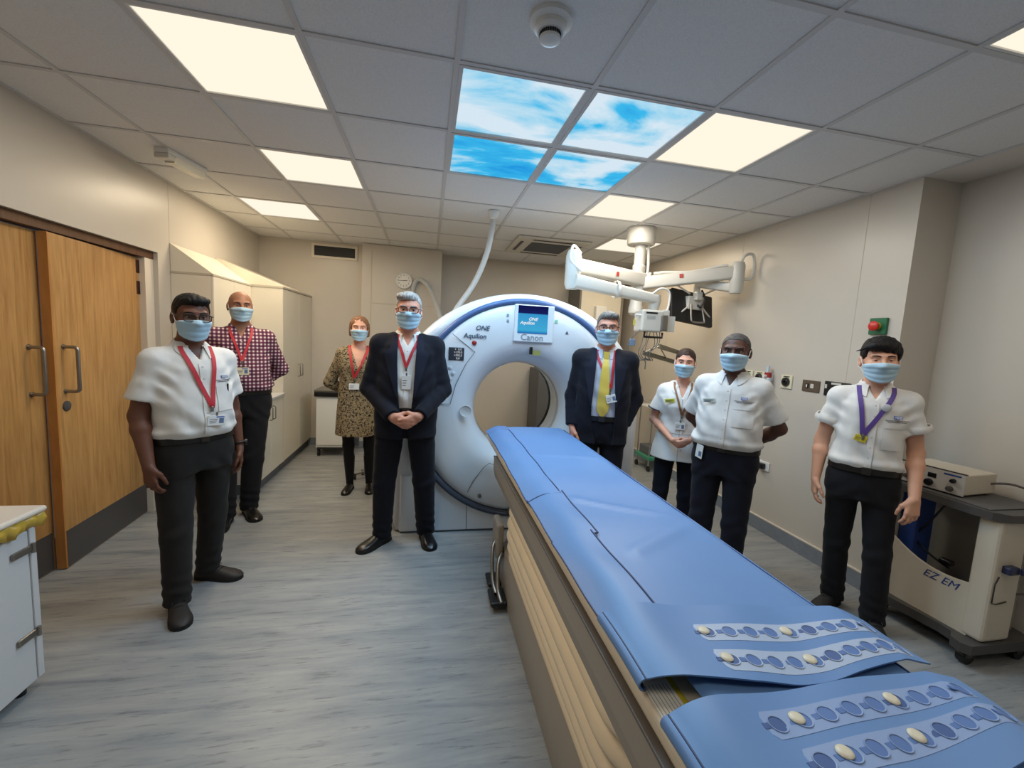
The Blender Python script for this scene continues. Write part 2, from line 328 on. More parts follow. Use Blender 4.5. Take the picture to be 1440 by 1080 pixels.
# ------------------------------------------------------------------ double doors
tr = struct('trim_3', MB().box((XL-0.115, DY0, DZ-0.055), (XL-0.03, DY1, DZ)), M['brown'])
struct('trim_4', MB().box((XL-0.13, 3.80, 0), (XL-0.035, DY1, DZ-0.055)), M['wall_trim'])
def door(name, y_hinge, width, ang, sign, handle_at):
    # leaf built from the hinge line along -y (sign=-1) or +y (sign=+1); front face towards +X
    root = bpy.data.objects.new(name, None); COL.objects.link(root); root.location = (XL-0.08, y_hinge, 0); root.rotation_euler = (0,0,ang); root['kind'] = 'structure'
    a, b = sorted((0.0, sign*width)); h = DZ-0.065
    P('leaf', MB().box((-0.045, a, 0.006), (0, b, h)), M['oak'], root)
    e0, e1 = (a-0.001, a+0.012) if sign < 0 else (b-0.012, b+0.001)
    P('lipping', MB().box((-0.046, e0, 0.006), (0.0012, e1, h)), M['oak_edge'], root)
    k0, k1 = (a+0.012, b-0.004) if sign < 0 else (a+0.004, b-0.012)
    P('kick_plate', MB().box((0, k0, 0.01), (0.002, k1, 0.24)), M['kick'], root)
    y = sign*handle_at; z0, z1 = 1.10, 1.37; pts = [(0, y, z0)]
    for k in range(7): w = -PI/2+PI/2*k/6; pts.append((0.05+0.02*math.cos(w)-0.0, y, z0+0.02+0.02*math.sin(w)))
    for k in range(7): w = PI/2*k/6; pts.append((0.05+0.02*math.cos(w), y, z1-0.02+0.02*math.sin(w)))
    pts.append((0, y, z1))
    hd = P('handle', MB().tube(pts, 0.0105, 10), M['steel'], root, 1.0)
    for z in (z0, z1): P('rose', MB().lathe([(0,0.004),(0.016,0.004),(0.016,0)], (0,0,0), 'x', 16), M['steel'], hd).location = (0.0, y, z)
    return root
d1 = door('door_1', 2.03, 0.905, 0.0, 1, 0.82)
d2 = door('door_2', 3.80, 0.875, math.radians(4.0), -1, 0.80)
P('lock', MB().lathe([(0,0.012),(0.012,0.012),(0.03,0.007),(0.032,0)], (0,0,0), 'x', 20), M['kick'], d2, 0.6).location = (0,-0.80,1.01)
for z in (1.96, 1.80, 0.25):
    hg = MB(); hg.cyl((0.004,0.006,z-0.05), (0.004,0.006,z+0.05), 0.009, 10); hg.box((-0.002,-0.03,z-0.05), (0.0015,0.03,z+0.05)); P('hinge', hg, mat('hinge_bronze', (88,58,50), 0.4, metal=0.5), d2)

# ------------------------------------------------------------------ cupboards along the left wall
def dhandle(parent, y, z0, z1, x=0.0, m=None):
    pts = [(x,y,z0),(x+0.022,y,z0),(x+0.03,y,z0+0.008),(x+0.03,y,z1-0.008),(x+0.022,y,z1),(x,y,z1)]
    return P('handle', MB().tube(pts, 0.005, 8), m or M['steel'], parent, 1.0)
TX = -1.5
t = thing('tall_cupboard', 'tall cream two-door cupboard with sloping top against the far left wall', 'cupboard', (0,0,0))
P('carcass', MB().box((XL+0.003,4.84,0.1), (TX-0.02,YB-0.005,1.96)).box((TX-0.02,4.84,0.1),(TX,4.862,1.96)), M['cab'], t)
P('plinth', MB().box((XL+0.003,4.85,0), (TX-0.04,YB-0.005,0.1)), M['plinth'], t)
P('sloping_top', MB().prism([(XL+0.003,1.98),(TX,1.98),(XL+0.003,2.22)], 'y', 4.84, YB-0.005), M['cab'], t)
P('top_edge', MB().box((XL+0.003,4.835,1.96), (TX+0.004,YB-0.005,1.98)), M['cab_edge'], t)
ym = (4.862+YB-0.01)/2
for y0, y1, yh in ((4.864, ym-0.002, ym-0.05), (ym+0.002, YB-0.012, ym+0.05)):
    d = P('cupboard_door', MB().rbox((TX-0.019,y0,0.105), (TX,y1,1.955), 0.002, 1), M['cab'], t); dhandle(d, yh, 0.99, 1.13, TX)
    for z in (1.62, 1.18): P('screw_cover', MB().box((TX, yh-0.2*(1 if yh < ym else -1)-0.03, z), (TX+0.001, yh-0.2*(1 if yh < ym else -1)+0.03, z+0.004)), M['cab_edge'], d)
t = thing('base_cupboard', 'low cream base cupboard under the worktop behind the bald man', 'cupboard', (0,0,0))
P('carcass', MB().box((XL+0.003,4.12,0.1), (TX-0.02,4.835,0.83)), M['cab'], t); P('plinth', MB().box((XL+0.003,4.13,0), (TX-0.04,4.835,0.1)), M['plinth'], t)
for y0, y1, yh in ((4.122,4.476,4.44), (4.48,4.833,4.52)):
    d = P('cupboard_door', MB().rbox((TX-0.019,y0,0.105), (TX,y1,0.825), 0.002, 1), M['cab'], t); dhandle(d, yh, 0.64, 0.77, TX)
tag(MB().rbox((XL+0.003,4.10,0.832), (TX+0.02,4.836,0.862), 0.006).build('worktop', mat('worktop_grey', (196,196,196), 0.35)), 'pale grey worktop on the low cream cupboard', 'worktop')
t = thing('wall_cupboard', 'cream wall cupboard with sloping top next to the wooden doors', 'cupboard', (0,0,0))
UX = -1.8
P('carcass', MB().box((XL+0.003,4.06,1.33), (UX-0.02,4.835,1.96)), M['cab'], t); P('sloping_top', MB().prism([(XL+0.003,1.972),(UX,1.972),(XL+0.003,2.2)], 'y', 4.06, 4.835), M['cab'], t)
P('top_edge', MB().box((XL+0.003,4.055,1.958), (UX+0.003,4.835,1.974)), M['cab_edge'], t)
for y0, y1 in ((4.062,4.446), (4.45,4.833)): P('cupboard_door', MB().rbox((UX-0.019,y0,1.335), (UX,y1,1.956), 0.002, 1), M['cab'], t)

# waste bin cabinet in the near left corner
t = thing('bin_cabinet', 'white enamel bin cabinet with a yellow bag rim in the near left corner', 'bin cabinet', (0,0,0))
FX, FY0, FY1 = -1.545, 1.33, 1.975
wm = mat('enamel_white', (206,208,210), 0.4)
P('body', MB().rbox((-2.07,FY0,0.045), (FX-0.012,FY1,0.70), 0.006), wm, t); P('door', MB().rbox((FX-0.012,FY0+0.01,0.05), (FX,FY1-0.03,0.695), 0.004), wm, t); P('end_post', MB().rbox((FX-0.03,FY1-0.026,0.05), (FX+0.002,FY1+0.002,0.70), 0.004), wm, t)
P('lid', MB().rbox((-2.09,FY0-0.02,0.755), (FX+0.03,FY1+0.03,0.78), 0.012, 3), mat('lid_cream', (226,218,206), 0.35), t)
bag = []
for k in range(97):
    k = k/2; u = k/48; y = FY0-0.01+(FY1-FY0+0.035)*u; bag.append([(FX+0.012+0.006*math.sin(k*1.9), y, 0.757), (FX+0.022+0.007*math.sin(k*1.3+1), y, 0.735+0.006*math.sin(k*0.9)), (FX+0.012+0.006*math.sin(k*2.3), y, 0.705+0.012*math.sin(k*0.6+0.6)), (FX-0.004, y, 0.70)])
P('yellow_bag', MB().sheet(bag, 0.002).box((-2.07,FY0,0.70), (FX,FY1,0.755)), mat('yellow_film', (206,172,70), 0.35), t, 3.2)
for z in (0.62, 0.26):
    h = P('hinge', MB().rbox((FX,FY1-0.11,z-0.014), (FX+0.012,FY1-0.02,z+0.014), 0.005), M['steel'], t); P('pin', MB().cyl((FX+0.012,FY1-0.025,z-0.02), (FX+0.012,FY1-0.025,z+0.02), 0.007, 10), M['steel'], h)
for x in (-2.03, FX-0.05):
    for y in (FY0+0.06, FY1-0.05): P('foot', MB().lathe([(0,0),(0.02,0),(0.02,0.02),(0.012,0.046),(0,0.046)], (x,y,0), seg=14), M['black'], t)

# trolley by the back wall
t = thing('steel_trolley', 'white instrument trolley with dark top against the back wall', 'trolley', (0,0,0))
P('body', MB().rbox((-1.31,5.40,0.10), (-0.92,5.76,0.76), 0.008), M['white'], t); P('top', MB().rbox((-1.33,5.38,0.80), (-0.90,5.77,0.825), 0.006), mat('trolley_top', (120,116,106), 0.3, metal=0.5), t); P('tray_edge', MB().rbox((-1.325,5.372,0.745), (-0.905,5.40,0.80), 0.006), M['black'], t)
P('drawer_front', MB().rbox((-1.30,5.392,0.14), (-0.93,5.40,0.72), 0.003), M['white'], t); P('bottom_rail', MB().cyl((-1.29,5.39,0.105), (-0.94,5.39,0.105), 0.012, 10), M['dark'], t)
for x in (-1.28, -0.95):
    for y in (5.43, 5.72): P('caster', MB().cyl((x-0.012,y,0.035), (x+0.012,y,0.035), 0.035, 16).box((x-0.016,y-0.012,0.05), (x+0.016,y+0.012,0.105)), M['black'], t)
# small wheeled foot seen behind the woman's shoes
t = thing('stand_foot', 'small grey wheeled stand foot on the floor behind the woman\'s shoes', 'stand', tuple(at_z(514,672,0))[:2]+(0,))
P('column', MB().cyl((0,0,0.06), (0,0,0.16), 0.018, 12).cyl((0,0,0.05), (0,0,0.075), 0.04, 14), M['steel'], t)
for k in range(4):
    a = k*PI/2+0.4; x, y = 0.11*math.cos(a), 0.11*math.sin(a); P('leg', MB().tube([(0,0,0.065), (x,y,0.055)], 0.011, 8), M['steel'], t); P('caster', MB().cyl((x-0.01,y,0.024), (x+0.01,y,0.024), 0.024, 14).box((x-0.012,y-0.008,0.03), (x+0.012,y+0.008,0.06)), M['dark'], t)

# ------------------------------------------------------------------ back wall: vent, clock, hoses, cupboards
a = at_y(437,342,YB); b = at_y(502,364,YB); VZ0, VZ1, VX0, VX1 = 2.50, 2.625, -1.47, -0.97
t = thing('air_vent', 'long dark air vent with pale frame high on the back wall', 'vent', (0,0,0))
P('duct', MB().box((VX0,YB-0.004,VZ0), (VX1,YB-0.001,VZ1)), M['grille'], t)
f = MB()
for lo, hi in (((VX0-0.03,VZ0-0.03),(VX1+0.03,VZ0)), ((VX0-0.03,VZ1),(VX1+0.03,VZ1+0.025)), ((VX0-0.03,VZ0),(VX0,VZ1)), ((VX1,VZ0),(VX1+0.03,VZ1))): f.box((lo[0],YB-0.012,lo[1]), (hi[0],YB-0.001,hi[1]))
P('frame', f, M['wall_trim'], t)
for k in range(5): P('slat', MB().box((VX0,YB-0.010,VZ0+0.012+k*0.025), (VX1,YB-0.004,VZ0+0.016+k*0.025)), M['dark'], t)
c = at_y(568,395,YB-0.17); FYB = YB-0.17
t = thing('wall_clock', 'round white wall clock above the grey-haired man', 'clock', (c[0], FYB, c[2]))
P('case', MB().lathe([(0,0),(0.105,0),(0.108,-0.02),(0.1,-0.034),(0.09,-0.03)], (0,0,0), 'y', 40), M['white'], t, 0.6); P('dial', MB().lathe([(0.092,-0.026),(0,-0.026)], (0,0,0), 'y', 40), mat('clock_dial', (236,234,228), 0.5), t)
for k in range(12):
    w = PI/2-2*PI*(k+1)/12; text_mesh('numeral', str(k+1), 0.028, M['black'], t, FRONT(0.07*math.cos(w), -0.027, 0.07*math.sin(w)))
P('hour_hand', MB().box((-0.008,-0.030,-0.003), (0.045,-0.029,0.003)), M['black'], t).rotation_euler = (0, math.radians(-6), 0)
P('minute_hand', MB().box((-0.07,-0.032,-0.002), (0.012,-0.031,0.002)), M['black'], t).rotation_euler = (0, math.radians(-1), 0)
def smooth_path(pts, n=40):
    p = np.array(pts, float); k = len(p); out = []
    for t_ in np.linspace(0, k-1, n):
        i = min(int(t_), k-2); u = t_-i; p0 = p[max(i-1,0)]; p1 = p[i]; p2 = p[i+1]; p3 = p[min(i+2,k-1)]
        out.append(0.5*((2*p1)+(-p0+p2)*u+(2*p0-5*p1+4*p2-p3)*u*u+(-p0+3*p1-3*p2+p3)*u**3))
    return out
hp = [at_z(695,297,ZC-0.0)] + [at_y(x,y,Y) for x,y,Y in ((692,322,4.02),(684,358,4.05),(667,398,4.05),(641,436,4.0),(628,460,3.95))]
t = thing('ceiling_hose', 'thick pale hose dropping from the ceiling to the scanner top', 'hose', tuple(hp[0]))
tb = MB().tube([q-hp[0] for q in smooth_path(hp)], 0.026, 12); P('hose', tb, M['cable'], t, 1.0); P('collar', MB().lathe([(0.05,0),(0.05,-0.02),(0.03,-0.06),(0,-0.06)], (0,0,0), seg=18), M['white'], t, 0.7)
hp = [at_y(580,425,FYB-0.01), at_y(582,402,FYB-0.02), at_y(590,393,FYB-0.06), at_y(602,403,5.6), at_y(612,425,5.4), at_y(619,447,5.1), at_y(624,475,4.7)]
tag(MB().tube(smooth_path(hp), 0.03, 12).build('wall_hose', M['cable'], smooth=1.0), 'grey hose arching from the back wall beside the clock', 'hose')
t = thing('grey_cupboard', 'dark grey cupboard seen through the scanner bore', 'cupboard', (1.5,5.55,0))
P('carcass', MB().rbox((0,0.02,0.05), (0.46,0.5,1.17), 0.006), mat('cupboard_grey', (92,94,96), 0.5), t); P('door', MB().rbox((0.004,0,0.06), (0.456,0.02,1.16), 0.004), mat('cupboard_grey', (92,94,96), 0.5), t); P('plinth', MB().box((0.01,0.03,0), (0.45,0.5,0.05)), M['black'], t)
t = thing('back_cabinet', 'tall cream cabinet with grey side behind the scanner', 'cabinet', (0,0,0))
P('carcass', MB().box((2.06,5.62,0), (2.66,6.09,2.40)), M['cab'], t); P('side_panel', MB().box((2.04,5.60,0), (2.06,6.09,2.40)), mat('panel_grey', (120,118,112), 0.5), t); P('door', MB().rbox((2.065,5.60,0.1), (2.655,5.62,2.395), 0.003), M['cab'], t); P('catch', MB().rbox((2.60,5.592,2.28), (2.63,5.60,2.33), 0.003), M['black'], t)
tag(MB().rbox((2.68,5.9,0), (2.84,6.095,ZC-0.01), 0.01).build('pipe_boxing', M['wall'], smooth=None), 'narrow cream pipe boxing in the back right corner', 'boxing')
c = at_y(843,441,5.58)
t = thing('dispenser', 'small white dispenser fixed on the cream cabinet behind the scanner', 'dispenser', (c[0],5.598,c[2]))
P('case', MB().rbox((-0.08,-0.09,-0.1), (0.08,0,0.1), 0.012), M['white'], t); P('spout', MB().rbox((-0.02,-0.1,-0.11), (0.02,-0.06,-0.09), 0.005), M['steel'], t)

# ------------------------------------------------------------------ right wall fittings
def wall_r(px, py): return at_x(px, py, XR)
c = wall_r(1237,459)
t = thing('emergency_stop', 'red emergency stop button on a green plate on the right wall', 'emergency stop', tuple(c))
P('plate', MB().rbox((-0.02,-0.055,-0.055), (0,0.055,0.055), 0.005), mat('stop_green', (32,104,66), 0.4), t); P('collar', MB().lathe([(0.026,-0.02),(0.024,-0.03),(0,-0.03)], (0,0,0), 'x', 24), mat('stop_yellow', (190,150,60), 0.4), t, 0.6); P('mushroom', MB().lathe([(0.012,-0.03),(0.014,-0.045),(0.03,-0.047),(0.032,-0.056),(0.02,-0.066),(0,-0.068)], (0,0,0), 'x', 24), mat('stop_red', (206,52,42), 0.35), t, 0.6)
def rtext(name, s, size, m, par, y, z, x=-0.0125): return text_mesh(name, s, size, m, par, frame((x,y,z), (0,-1,0), (0,0,1)))
names = {1055:'gas outlet on the right wall, next to the man\'s ear', 1068:'gas outlet on the right wall, behind the man\'s shoulder', 1108:'cream gas outlet with black socket standing apart on the right wall'}
for px, py, colr in ((1053,529,(120,150,120)), (1069,531,(60,60,60)), (1107,537,(40,40,40))):
    c = wall_r(px, py); t = thing('gas_outlet', {1053:'green marked gas outlet on the right wall, partly hidden by a mask', 1069:'gas outlet with dark socket and red tag beside a shirt collar', 1107:'cream gas outlet with black socket standing alone on the right wall'}[px], 'gas outlet', tuple(c), 0, 'gas outlets on the right wall')
    P('plate', MB().rbox((-0.012,-0.055,-0.055), (0,0.055,0.055), 0.004), mat('outlet_cream', (222,216,188), 0.4), t); P('ring', MB().lathe([(0.038,-0.012),(0.036,-0.024),(0.026,-0.024)], (0,0,0), 'x', 24), mat('ring_%d'%px, colr, 0.4), t, 0.6); P('socket', MB().lathe([(0.026,-0.024),(0.02,-0.03),(0.01,-0.03),(0.008,-0.016),(0,-0.016)], (0,0,0), 'x', 24), M['black'], t, 0.6); P('marking', MB().box((-0.0135,-0.03,0.04), (-0.012,0.03,0.047)), M['black'], t)
c = wall_r(1085,531); t = thing('flow_meter', 'small clear flow meter with red collar between the gas outlets', 'flow meter', tuple(c))
P('bracket', MB().rbox((-0.03,-0.02,-0.03), (0,0.02,0.03), 0.005), M['white'], t); P('collar', MB().rbox((-0.06,-0.035,-0.005), (-0.03,0.02,0.045), 0.006), mat('collar_red', (150,44,44), 0.4), t); P('tube', MB().cyl((-0.045,0,0.04), (-0.045,0,0.10), 0.014, 14).cyl((-0.045,-0.02,-0.08), (-0.045,-0.02,0.0), 0.022, 14), mat('clear_blueish', (196,208,222), 0.15), t, 0.8); P('knob', MB().cyl((-0.06,-0.0,0.01), (-0.085,0,0.01), 0.014, 14), M['white'], t, 0.8)
c = wall_r(1141,543); t = thing('light_switch', 'brushed metal double switch plate on the right wall', 'switch', tuple(c)); bm_ = mat('bronze_plate', (116,104,92), 0.35, metal=0.7)
P('plate', MB().rbox((-0.008,-0.075,-0.045), (0,0.075,0.045), 0.003), bm_, t); P('key_switch', MB().rbox((-0.013,0.018,-0.02), (-0.008,0.044,0.018), 0.002), M['dark'], t); P('rocker', MB().rbox((-0.014,-0.03,-0.016), (-0.008,-0.002,0.018), 0.002), M['offwhite'], t); P('lens', MB().rbox((-0.0145,0.026,-0.012), (-0.013,0.036,0.01), 0.001), M['white'], t)
c = wall_r(1178,548); t = thing('black_panel', 'black wall panel with pale label behind the young man', 'panel', tuple(c))
P('plate', MB().rbox((-0.01,-0.1,-0.055), (0,0.1,0.055), 0.012), M['black'], t); P('label_strip', MB().box((-0.0115,-0.03,0.033), (-0.01,0.045,0.047)), M['offwhite'], t)
for y in (-0.085, 0.085): P('corner_clip', MB().box((-0.0115,y-0.008,0.0), (-0.01,y+0.008,0.03)), M['offwhite'], t)
c = wall_r(1075,655); t = thing('wall_socket', 'small white socket with black plug low on the right wall', 'socket', tuple(c)); P('plate', MB().rbox((-0.01,-0.06,-0.04), (0,0.06,0.04), 0.004), M['white'], t); P('plug', MB().rbox((-0.05,-0.025,-0.025), (-0.01,0.025,0.025), 0.008), M['black'], t)
# folding metal arms on the right wall
bar = mat('bar_grey', (112,112,104), 0.35, metal=0.7)
def bar_between(a, b, h=0.045, th=0.012):
    a, b = Vector(a), Vector(b); d = (b-a); s = Vector((-d.y, d.x, 0)).normalized()*th; u = Vector((0,0,h/2)); vs = [a-s-u,a+s-u,a+s+u,a-s+u,b-s-u,b+s-u,b+s+u,b-s+u]
    return MB().add(vs, [(0,1,2,3),(4,7,6,5),(0,4,5,1),(1,5,6,2),(2,6,7,3),(3,7,4,0)])
q1, q2, q3, q4 = at_y(905,496,4.0), at_x(958,512,XR-0.005), at_y(927,487,3.95), at_x(958,497,XR-0.005)
t = thing('wall_bracket', 'grey folding metal bracket arms on the right wall below the boom', 'bracket', tuple(q2))
for nm, u, v in (('lower_arm', q1, q2), ('upper_arm', q3, q4)): P(nm, bar_between(Vector(u)-Vector(q2), Vector(v)-Vector(q2)), bar, t)
P('strut', MB().tube([q1-q2, q3-q2], 0.007, 8).tube([q3-q2, (q1+(q2-q1)*0.6)-q2], 0.006, 8), M['steel'], t); P('mount', MB().rbox((-0.03,-0.05,-0.06), (0.0,0.05,0.16), 0.006), bar, t)
# trolley half hidden behind the woman in the tunic
c = at_z(914,662,0.0); t = thing('utility_trolley', 'slim chrome trolley with green tray behind the woman in the tunic', 'trolley', (c[0]+0.12, c[1]+0.12, 0))
for x in (-0.17, 0.17):
    for y in (-0.15, 0.15): P('upright', MB().cyl((x,y,0.06), (x,y,0.86), 0.009, 8), M['chrome'], t, 0.8); P('caster', MB().cyl((x-0.012,y,0.03), (x+0.012,y,0.03), 0.03, 12).box((x-0.014,y-0.01,0.03), (x+0.014,y+0.01,0.07)), M['dark'], t)
P('tray', MB().rbox((-0.19,-0.17,0.14), (0.19,0.17,0.19), 0.008), mat('tray_green', (70,150,120), 0.5), t); P('top_shelf', MB().rbox((-0.19,-0.17,0.80), (0.19,0.17,0.82), 0.005), M['white'], t); P('box', MB().rbox((-0.16,-0.13,0.19), (0.05,0.12,0.30), 0.006), M['plinth'], t); P('top_rail', MB().tube([(-0.17,-0.15,0.86),(0.17,-0.15,0.86),(0.17,0.15,0.86),(-0.17,0.15,0.86),(-0.17,-0.15,0.86)], 0.008, 8), M['chrome'], t)

# ------------------------------------------------------------------ ceiling boom with injector and monitor
BC = at_z(903,322,ZC); bx_, by_ = BC[0], BC[1]; wht = M['offwhite']
t = thing('ceiling_boom', 'white two-armed ceiling equipment boom on a round column', 'equipment boom', (bx_, by_, ZC))
V0 = np.array([bx_, by_, ZC])
P('ceiling_cover', MB().lathe([(0,0),(0.135,0),(0.135,-0.13),(0.125,-0.15),(0,-0.15)], (0,0,0), seg=32), wht, t, 0.6)
P('column', MB().lathe([(0.052,-0.14),(0.052,-0.34),(0.062,-0.35),(0.062,-0.38),(0.058,-0.39),(0.058,-0.72),(0.066,-0.74),(0.066,-0.80),(0.04,-0.82),(0,-0.82)], (0,0,0), seg=24), wht, t, 0.6)
def arm_box(name, a, b, w0, h0, w1, h1, par, m=wht, r=0.02):
    a, b = Vector(a), Vector(b); d = (b-a).normalized(); s = d.cross(Vector((0,0,1))).normalized(); u = s.cross(d); rings = []
    for p, w_, h_ in ((a, w0, h0), (a.lerp(b,0.5), (w0+w1)/2, (h0+h1)/2), (b, w1, h1)):
        ring = []
        for sx, sz in ((-1,-1),(1,-1),(1,1),(-1,1)):
            for k in range(4):
                ang = {(-1,-1):PI,(1,-1):1.5*PI,(1,1):0,(-1,1):0.5*PI}[(sx,sz)]+PI/2*k/3; rr = min(r, h_*0.45, w_*0.45)
                ring.append(p+s*(sx*(w_/2-rr)+rr*math.cos(ang))+u*(sz*(h_/2-rr)+rr*math.sin(ang)))
        rings.append(ring)
    mb = MB().grid(rings, closev=True); n = len(rings[0]); o = len(mb.v); mb.f += [tuple(range(n))[::-1], tuple(range(o-n, o))]; mb.m += [0, 0]
    return P(name, mb, m, par, 0.7)
hub = at_y(903,397,by_)-V0; el = at_y(806,376,3.45)-V0; hd = at_y(920,424,3.45)-V0; r1 = at_y(1038,374,3.45)-V0
r1[2] = hub[2]+0.10
upper = arm_box('left_arm', (hub[0],hub[1],hub[2]+0.02), (el[0],el[1],el[2]+0.02), 0.10, 0.13, 0.09, 0.12, t)
e0 = P('elbow', MB().lathe([(0,0.15),(0.05,0.14),(0.066,0.09),(0.066,-0.14),(0.05,-0.18),(0,-0.18)], tuple(el), seg=24), wht, t, 0.7)
lower = arm_box('spring_arm', (el[0],el[1]-0.06,el[2]-0.12), (hd[0],hd[1]-0.02,hd[2]+0.02), 0.09, 0.115, 0.075, 0.085, t)
P('joint_band', MB().lathe([(0.075,-0.012),(0.075,0.012)], (0,0,0), 'x', 20), M['white'], t, 0.7).location = tuple((el+hd)/2+np.array([0,-0.04,-0.045]))
P('wrist', MB().lathe([(0,0.06),(0.05,0.055),(0.058,0.0),(0.045,-0.06),(0.03,-0.09),(0,-0.09)], tuple(hd), seg=22), wht, t, 0.7)
rarm = arm_box('right_arm', (hub[0],hub[1],hub[2]-0.01), tuple(r1), 0.10, 0.12, 0.09, 0.115, t)
P('end_joint', MB().lathe([(0,0.10),(0.05,0.09),(0.062,0.06),(0.062,-0.16),(0.05,-0.19),(0,-0.19)], tuple(r1), seg=24), wht, t, 0.7)
mo = at_y(980,408,3.72)-V0
arm_box('monitor_arm', (r1[0],r1[1],r1[2]-0.14), (mo[0],mo[1],mo[2]+0.06), 0.08, 0.09, 0.06, 0.07, t)
red = mat('maker_red', (176,60,54), 0.4)
for A, B, k in ((hub, el, 0.42), (hub, r1, 0.46)):
    A = np.array(A); B = np.array(B); p = A+(B-A)*k; d = (B-A) if B[0] > A[0] else (A-B); d = d/np.linalg.norm(d); n = np.cross(d, [0,0,1]); n /= np.linalg.norm(n)
    if n[1] > 0: n = -n
    off = p+n*0.053+np.array([0,0,0.015 if B is not r1 else 0.0]); Vn = frame(off, d, (0,0,1))
    P('maker_mark', MB().add([Vn@Vector(v) for v in ((-0.05,-0.018,0.001),(-0.015,-0.018,0.001),(-0.015,0.018,0.001),(-0.05,0.018,0.001),(-0.05,-0.018,0.0),(-0.015,-0.018,0.0),(-0.015,0.018,0.0),(-0.05,0.018,0.0))], [(0,1,2,3),(4,5,6,7),(0,1,5,4),(1,2,6,5),(2,3,7,6),(3,0,4,7)]), red, t)
cw = mat('white_cable', (226,224,216), 0.4)
cb = [(0.07,-0.02,-0.15),(0.085,-0.02,-0.35),(0.07,-0.03,-0.5),(0.1,-0.05,hub[2]+0.09)]; P('column_cable', MB().tube(smooth_path(cb,20), 0.014, 8), cw, t, 1.0)
lp = [np.array(r1)+np.array(v) for v in ((0,-0.03,0.08),(0.04,-0.03,0.15),(0.12,-0.03,0.16),(0.15,-0.03,0.05),(0.12,-0.03,-0.05),(0.03,-0.03,-0.06))]
lp = [np.array([min(q[0], XR-0.03-bx_), q[1], q[2]]) for q in lp]; P('cable_loop', MB().tube(smooth_path(lp,30), 0.013, 8), cw, t, 1.0)
lp2 = [np.array(hd)+np.array(v) for v in ((-0.05,-0.05,0.06),(0.03,-0.05,0.11),(0.11,-0.05,0.08),(0.11,-0.05,-0.05),(0.07,-0.05,-0.13))]; P('cable_loop', MB().tube(smooth_path(lp2,30), 0.009, 8), cw, t, 1.0)
ac = [np.array(el)+np.array(v) for v in ((0.06,-0.0,0.12),(-0.02,-0.03,0.17),(-0.04,-0.05,0.05),(0.06,-0.07,-0.04))]; P('arm_cable', MB().tube(smooth_path(ac,24), 0.012, 8), cw, t, 1.0)
# arm covers: sagging cable along each arm
for A, B in ((hub, el), (hub, r1)):
    A = np.array(A); B = np.array(B); pts = [A+(B-A)*u+np.array([0,0,0.062+0.012*math.sin(u*9)]) for u in np.linspace(0.12,0.9,9)]; P('arm_cable', MB().tube(smooth_path(pts,30), 0.013, 8), cw, t, 1.0)
# injector head under the left arm
ih = np.array(hd)+V0; t = thing('injector_head', 'white contrast injector head hanging from the left boom arm', 'injector', (ih[0], ih[1], ih[2]-0.10))
P('body', MB().rbox((-0.14,-0.08,-0.17), (0.06,0.08,0.02), 0.015), wht, t); P('side_pod', MB().rbox((0.06,-0.06,-0.14), (0.13,0.06,0.03), 0.012), wht, t); P('top_vent', MB().rbox((-0.11,-0.083,-0.015), (0.0,-0.07,0.0), 0.003), M['dark'], t)
P('rating_label', MB().box((-0.10,-0.0815,-0.06), (-0.02,-0.08,-0.03)), mat('label_grey', (170,170,166), 0.5), t); P('clamp', MB().rbox((0.03,-0.11,-0.16), (0.09,-0.08,-0.02), 0.01), M['steel'], t); P('shield', MB().rbox((0.13,-0.02,-0.16), (0.21,-0.014,-0.02), 0.003), mat('clear_shield', (214,216,212), 0.2), t)
P('carry_handle', MB().tube([(-0.10,-0.06,-0.17),(-0.10,-0.06,-0.215),(0.07,-0.06,-0.215),(0.07,-0.06,-0.17)], 0.01, 8), M['black'], t, 1.0); P('syringe', MB().cyl((-0.19,-0.04,-0.03), (-0.14,-0.04,-0.03), 0.012, 10), M['white'], t); P('yellow_tag', MB().box((-0.205,-0.045,-0.12), (-0.185,-0.04,-0.07)), mat('tag_yellow', (206,196,90), 0.5), t)
random.seed(4)
for k in range(6):
    x = -0.1+0.03*k; pts = [(x,-0.05,-0.17), (x+random.uniform(-.03,.02),-0.06,-0.27), (x*0.6-0.05+random.uniform(-.04,.04),-0.06,-0.36), (-0.06+0.02*k-0.03,-0.05,-0.42), (-0.07,-0.05,-0.40)]
    P('lead', MB().tube(smooth_path(pts,18), 0.0035, 6), mat('lead_grey', (96,94,92), 0.5), t, 1.0)
pts = [(-0.13,-0.05,-0.15),(-0.22,-0.05,-0.24),(-0.24,-0.05,-0.33),(-0.16,-0.05,-0.42),(-0.07,-0.05,-0.42),(-0.06,-0.05,-0.50)]; P('lead', MB().tube(smooth_path(pts,24), 0.005, 6), mat('lead_grey', (96,94,92), 0.5), t, 1.0); P('plug', MB().rbox((-0.23,-0.065,-0.30), (-0.18,-0.04,-0.24), 0.006), mat('plug_blue', (110,132,160), 0.4), t)
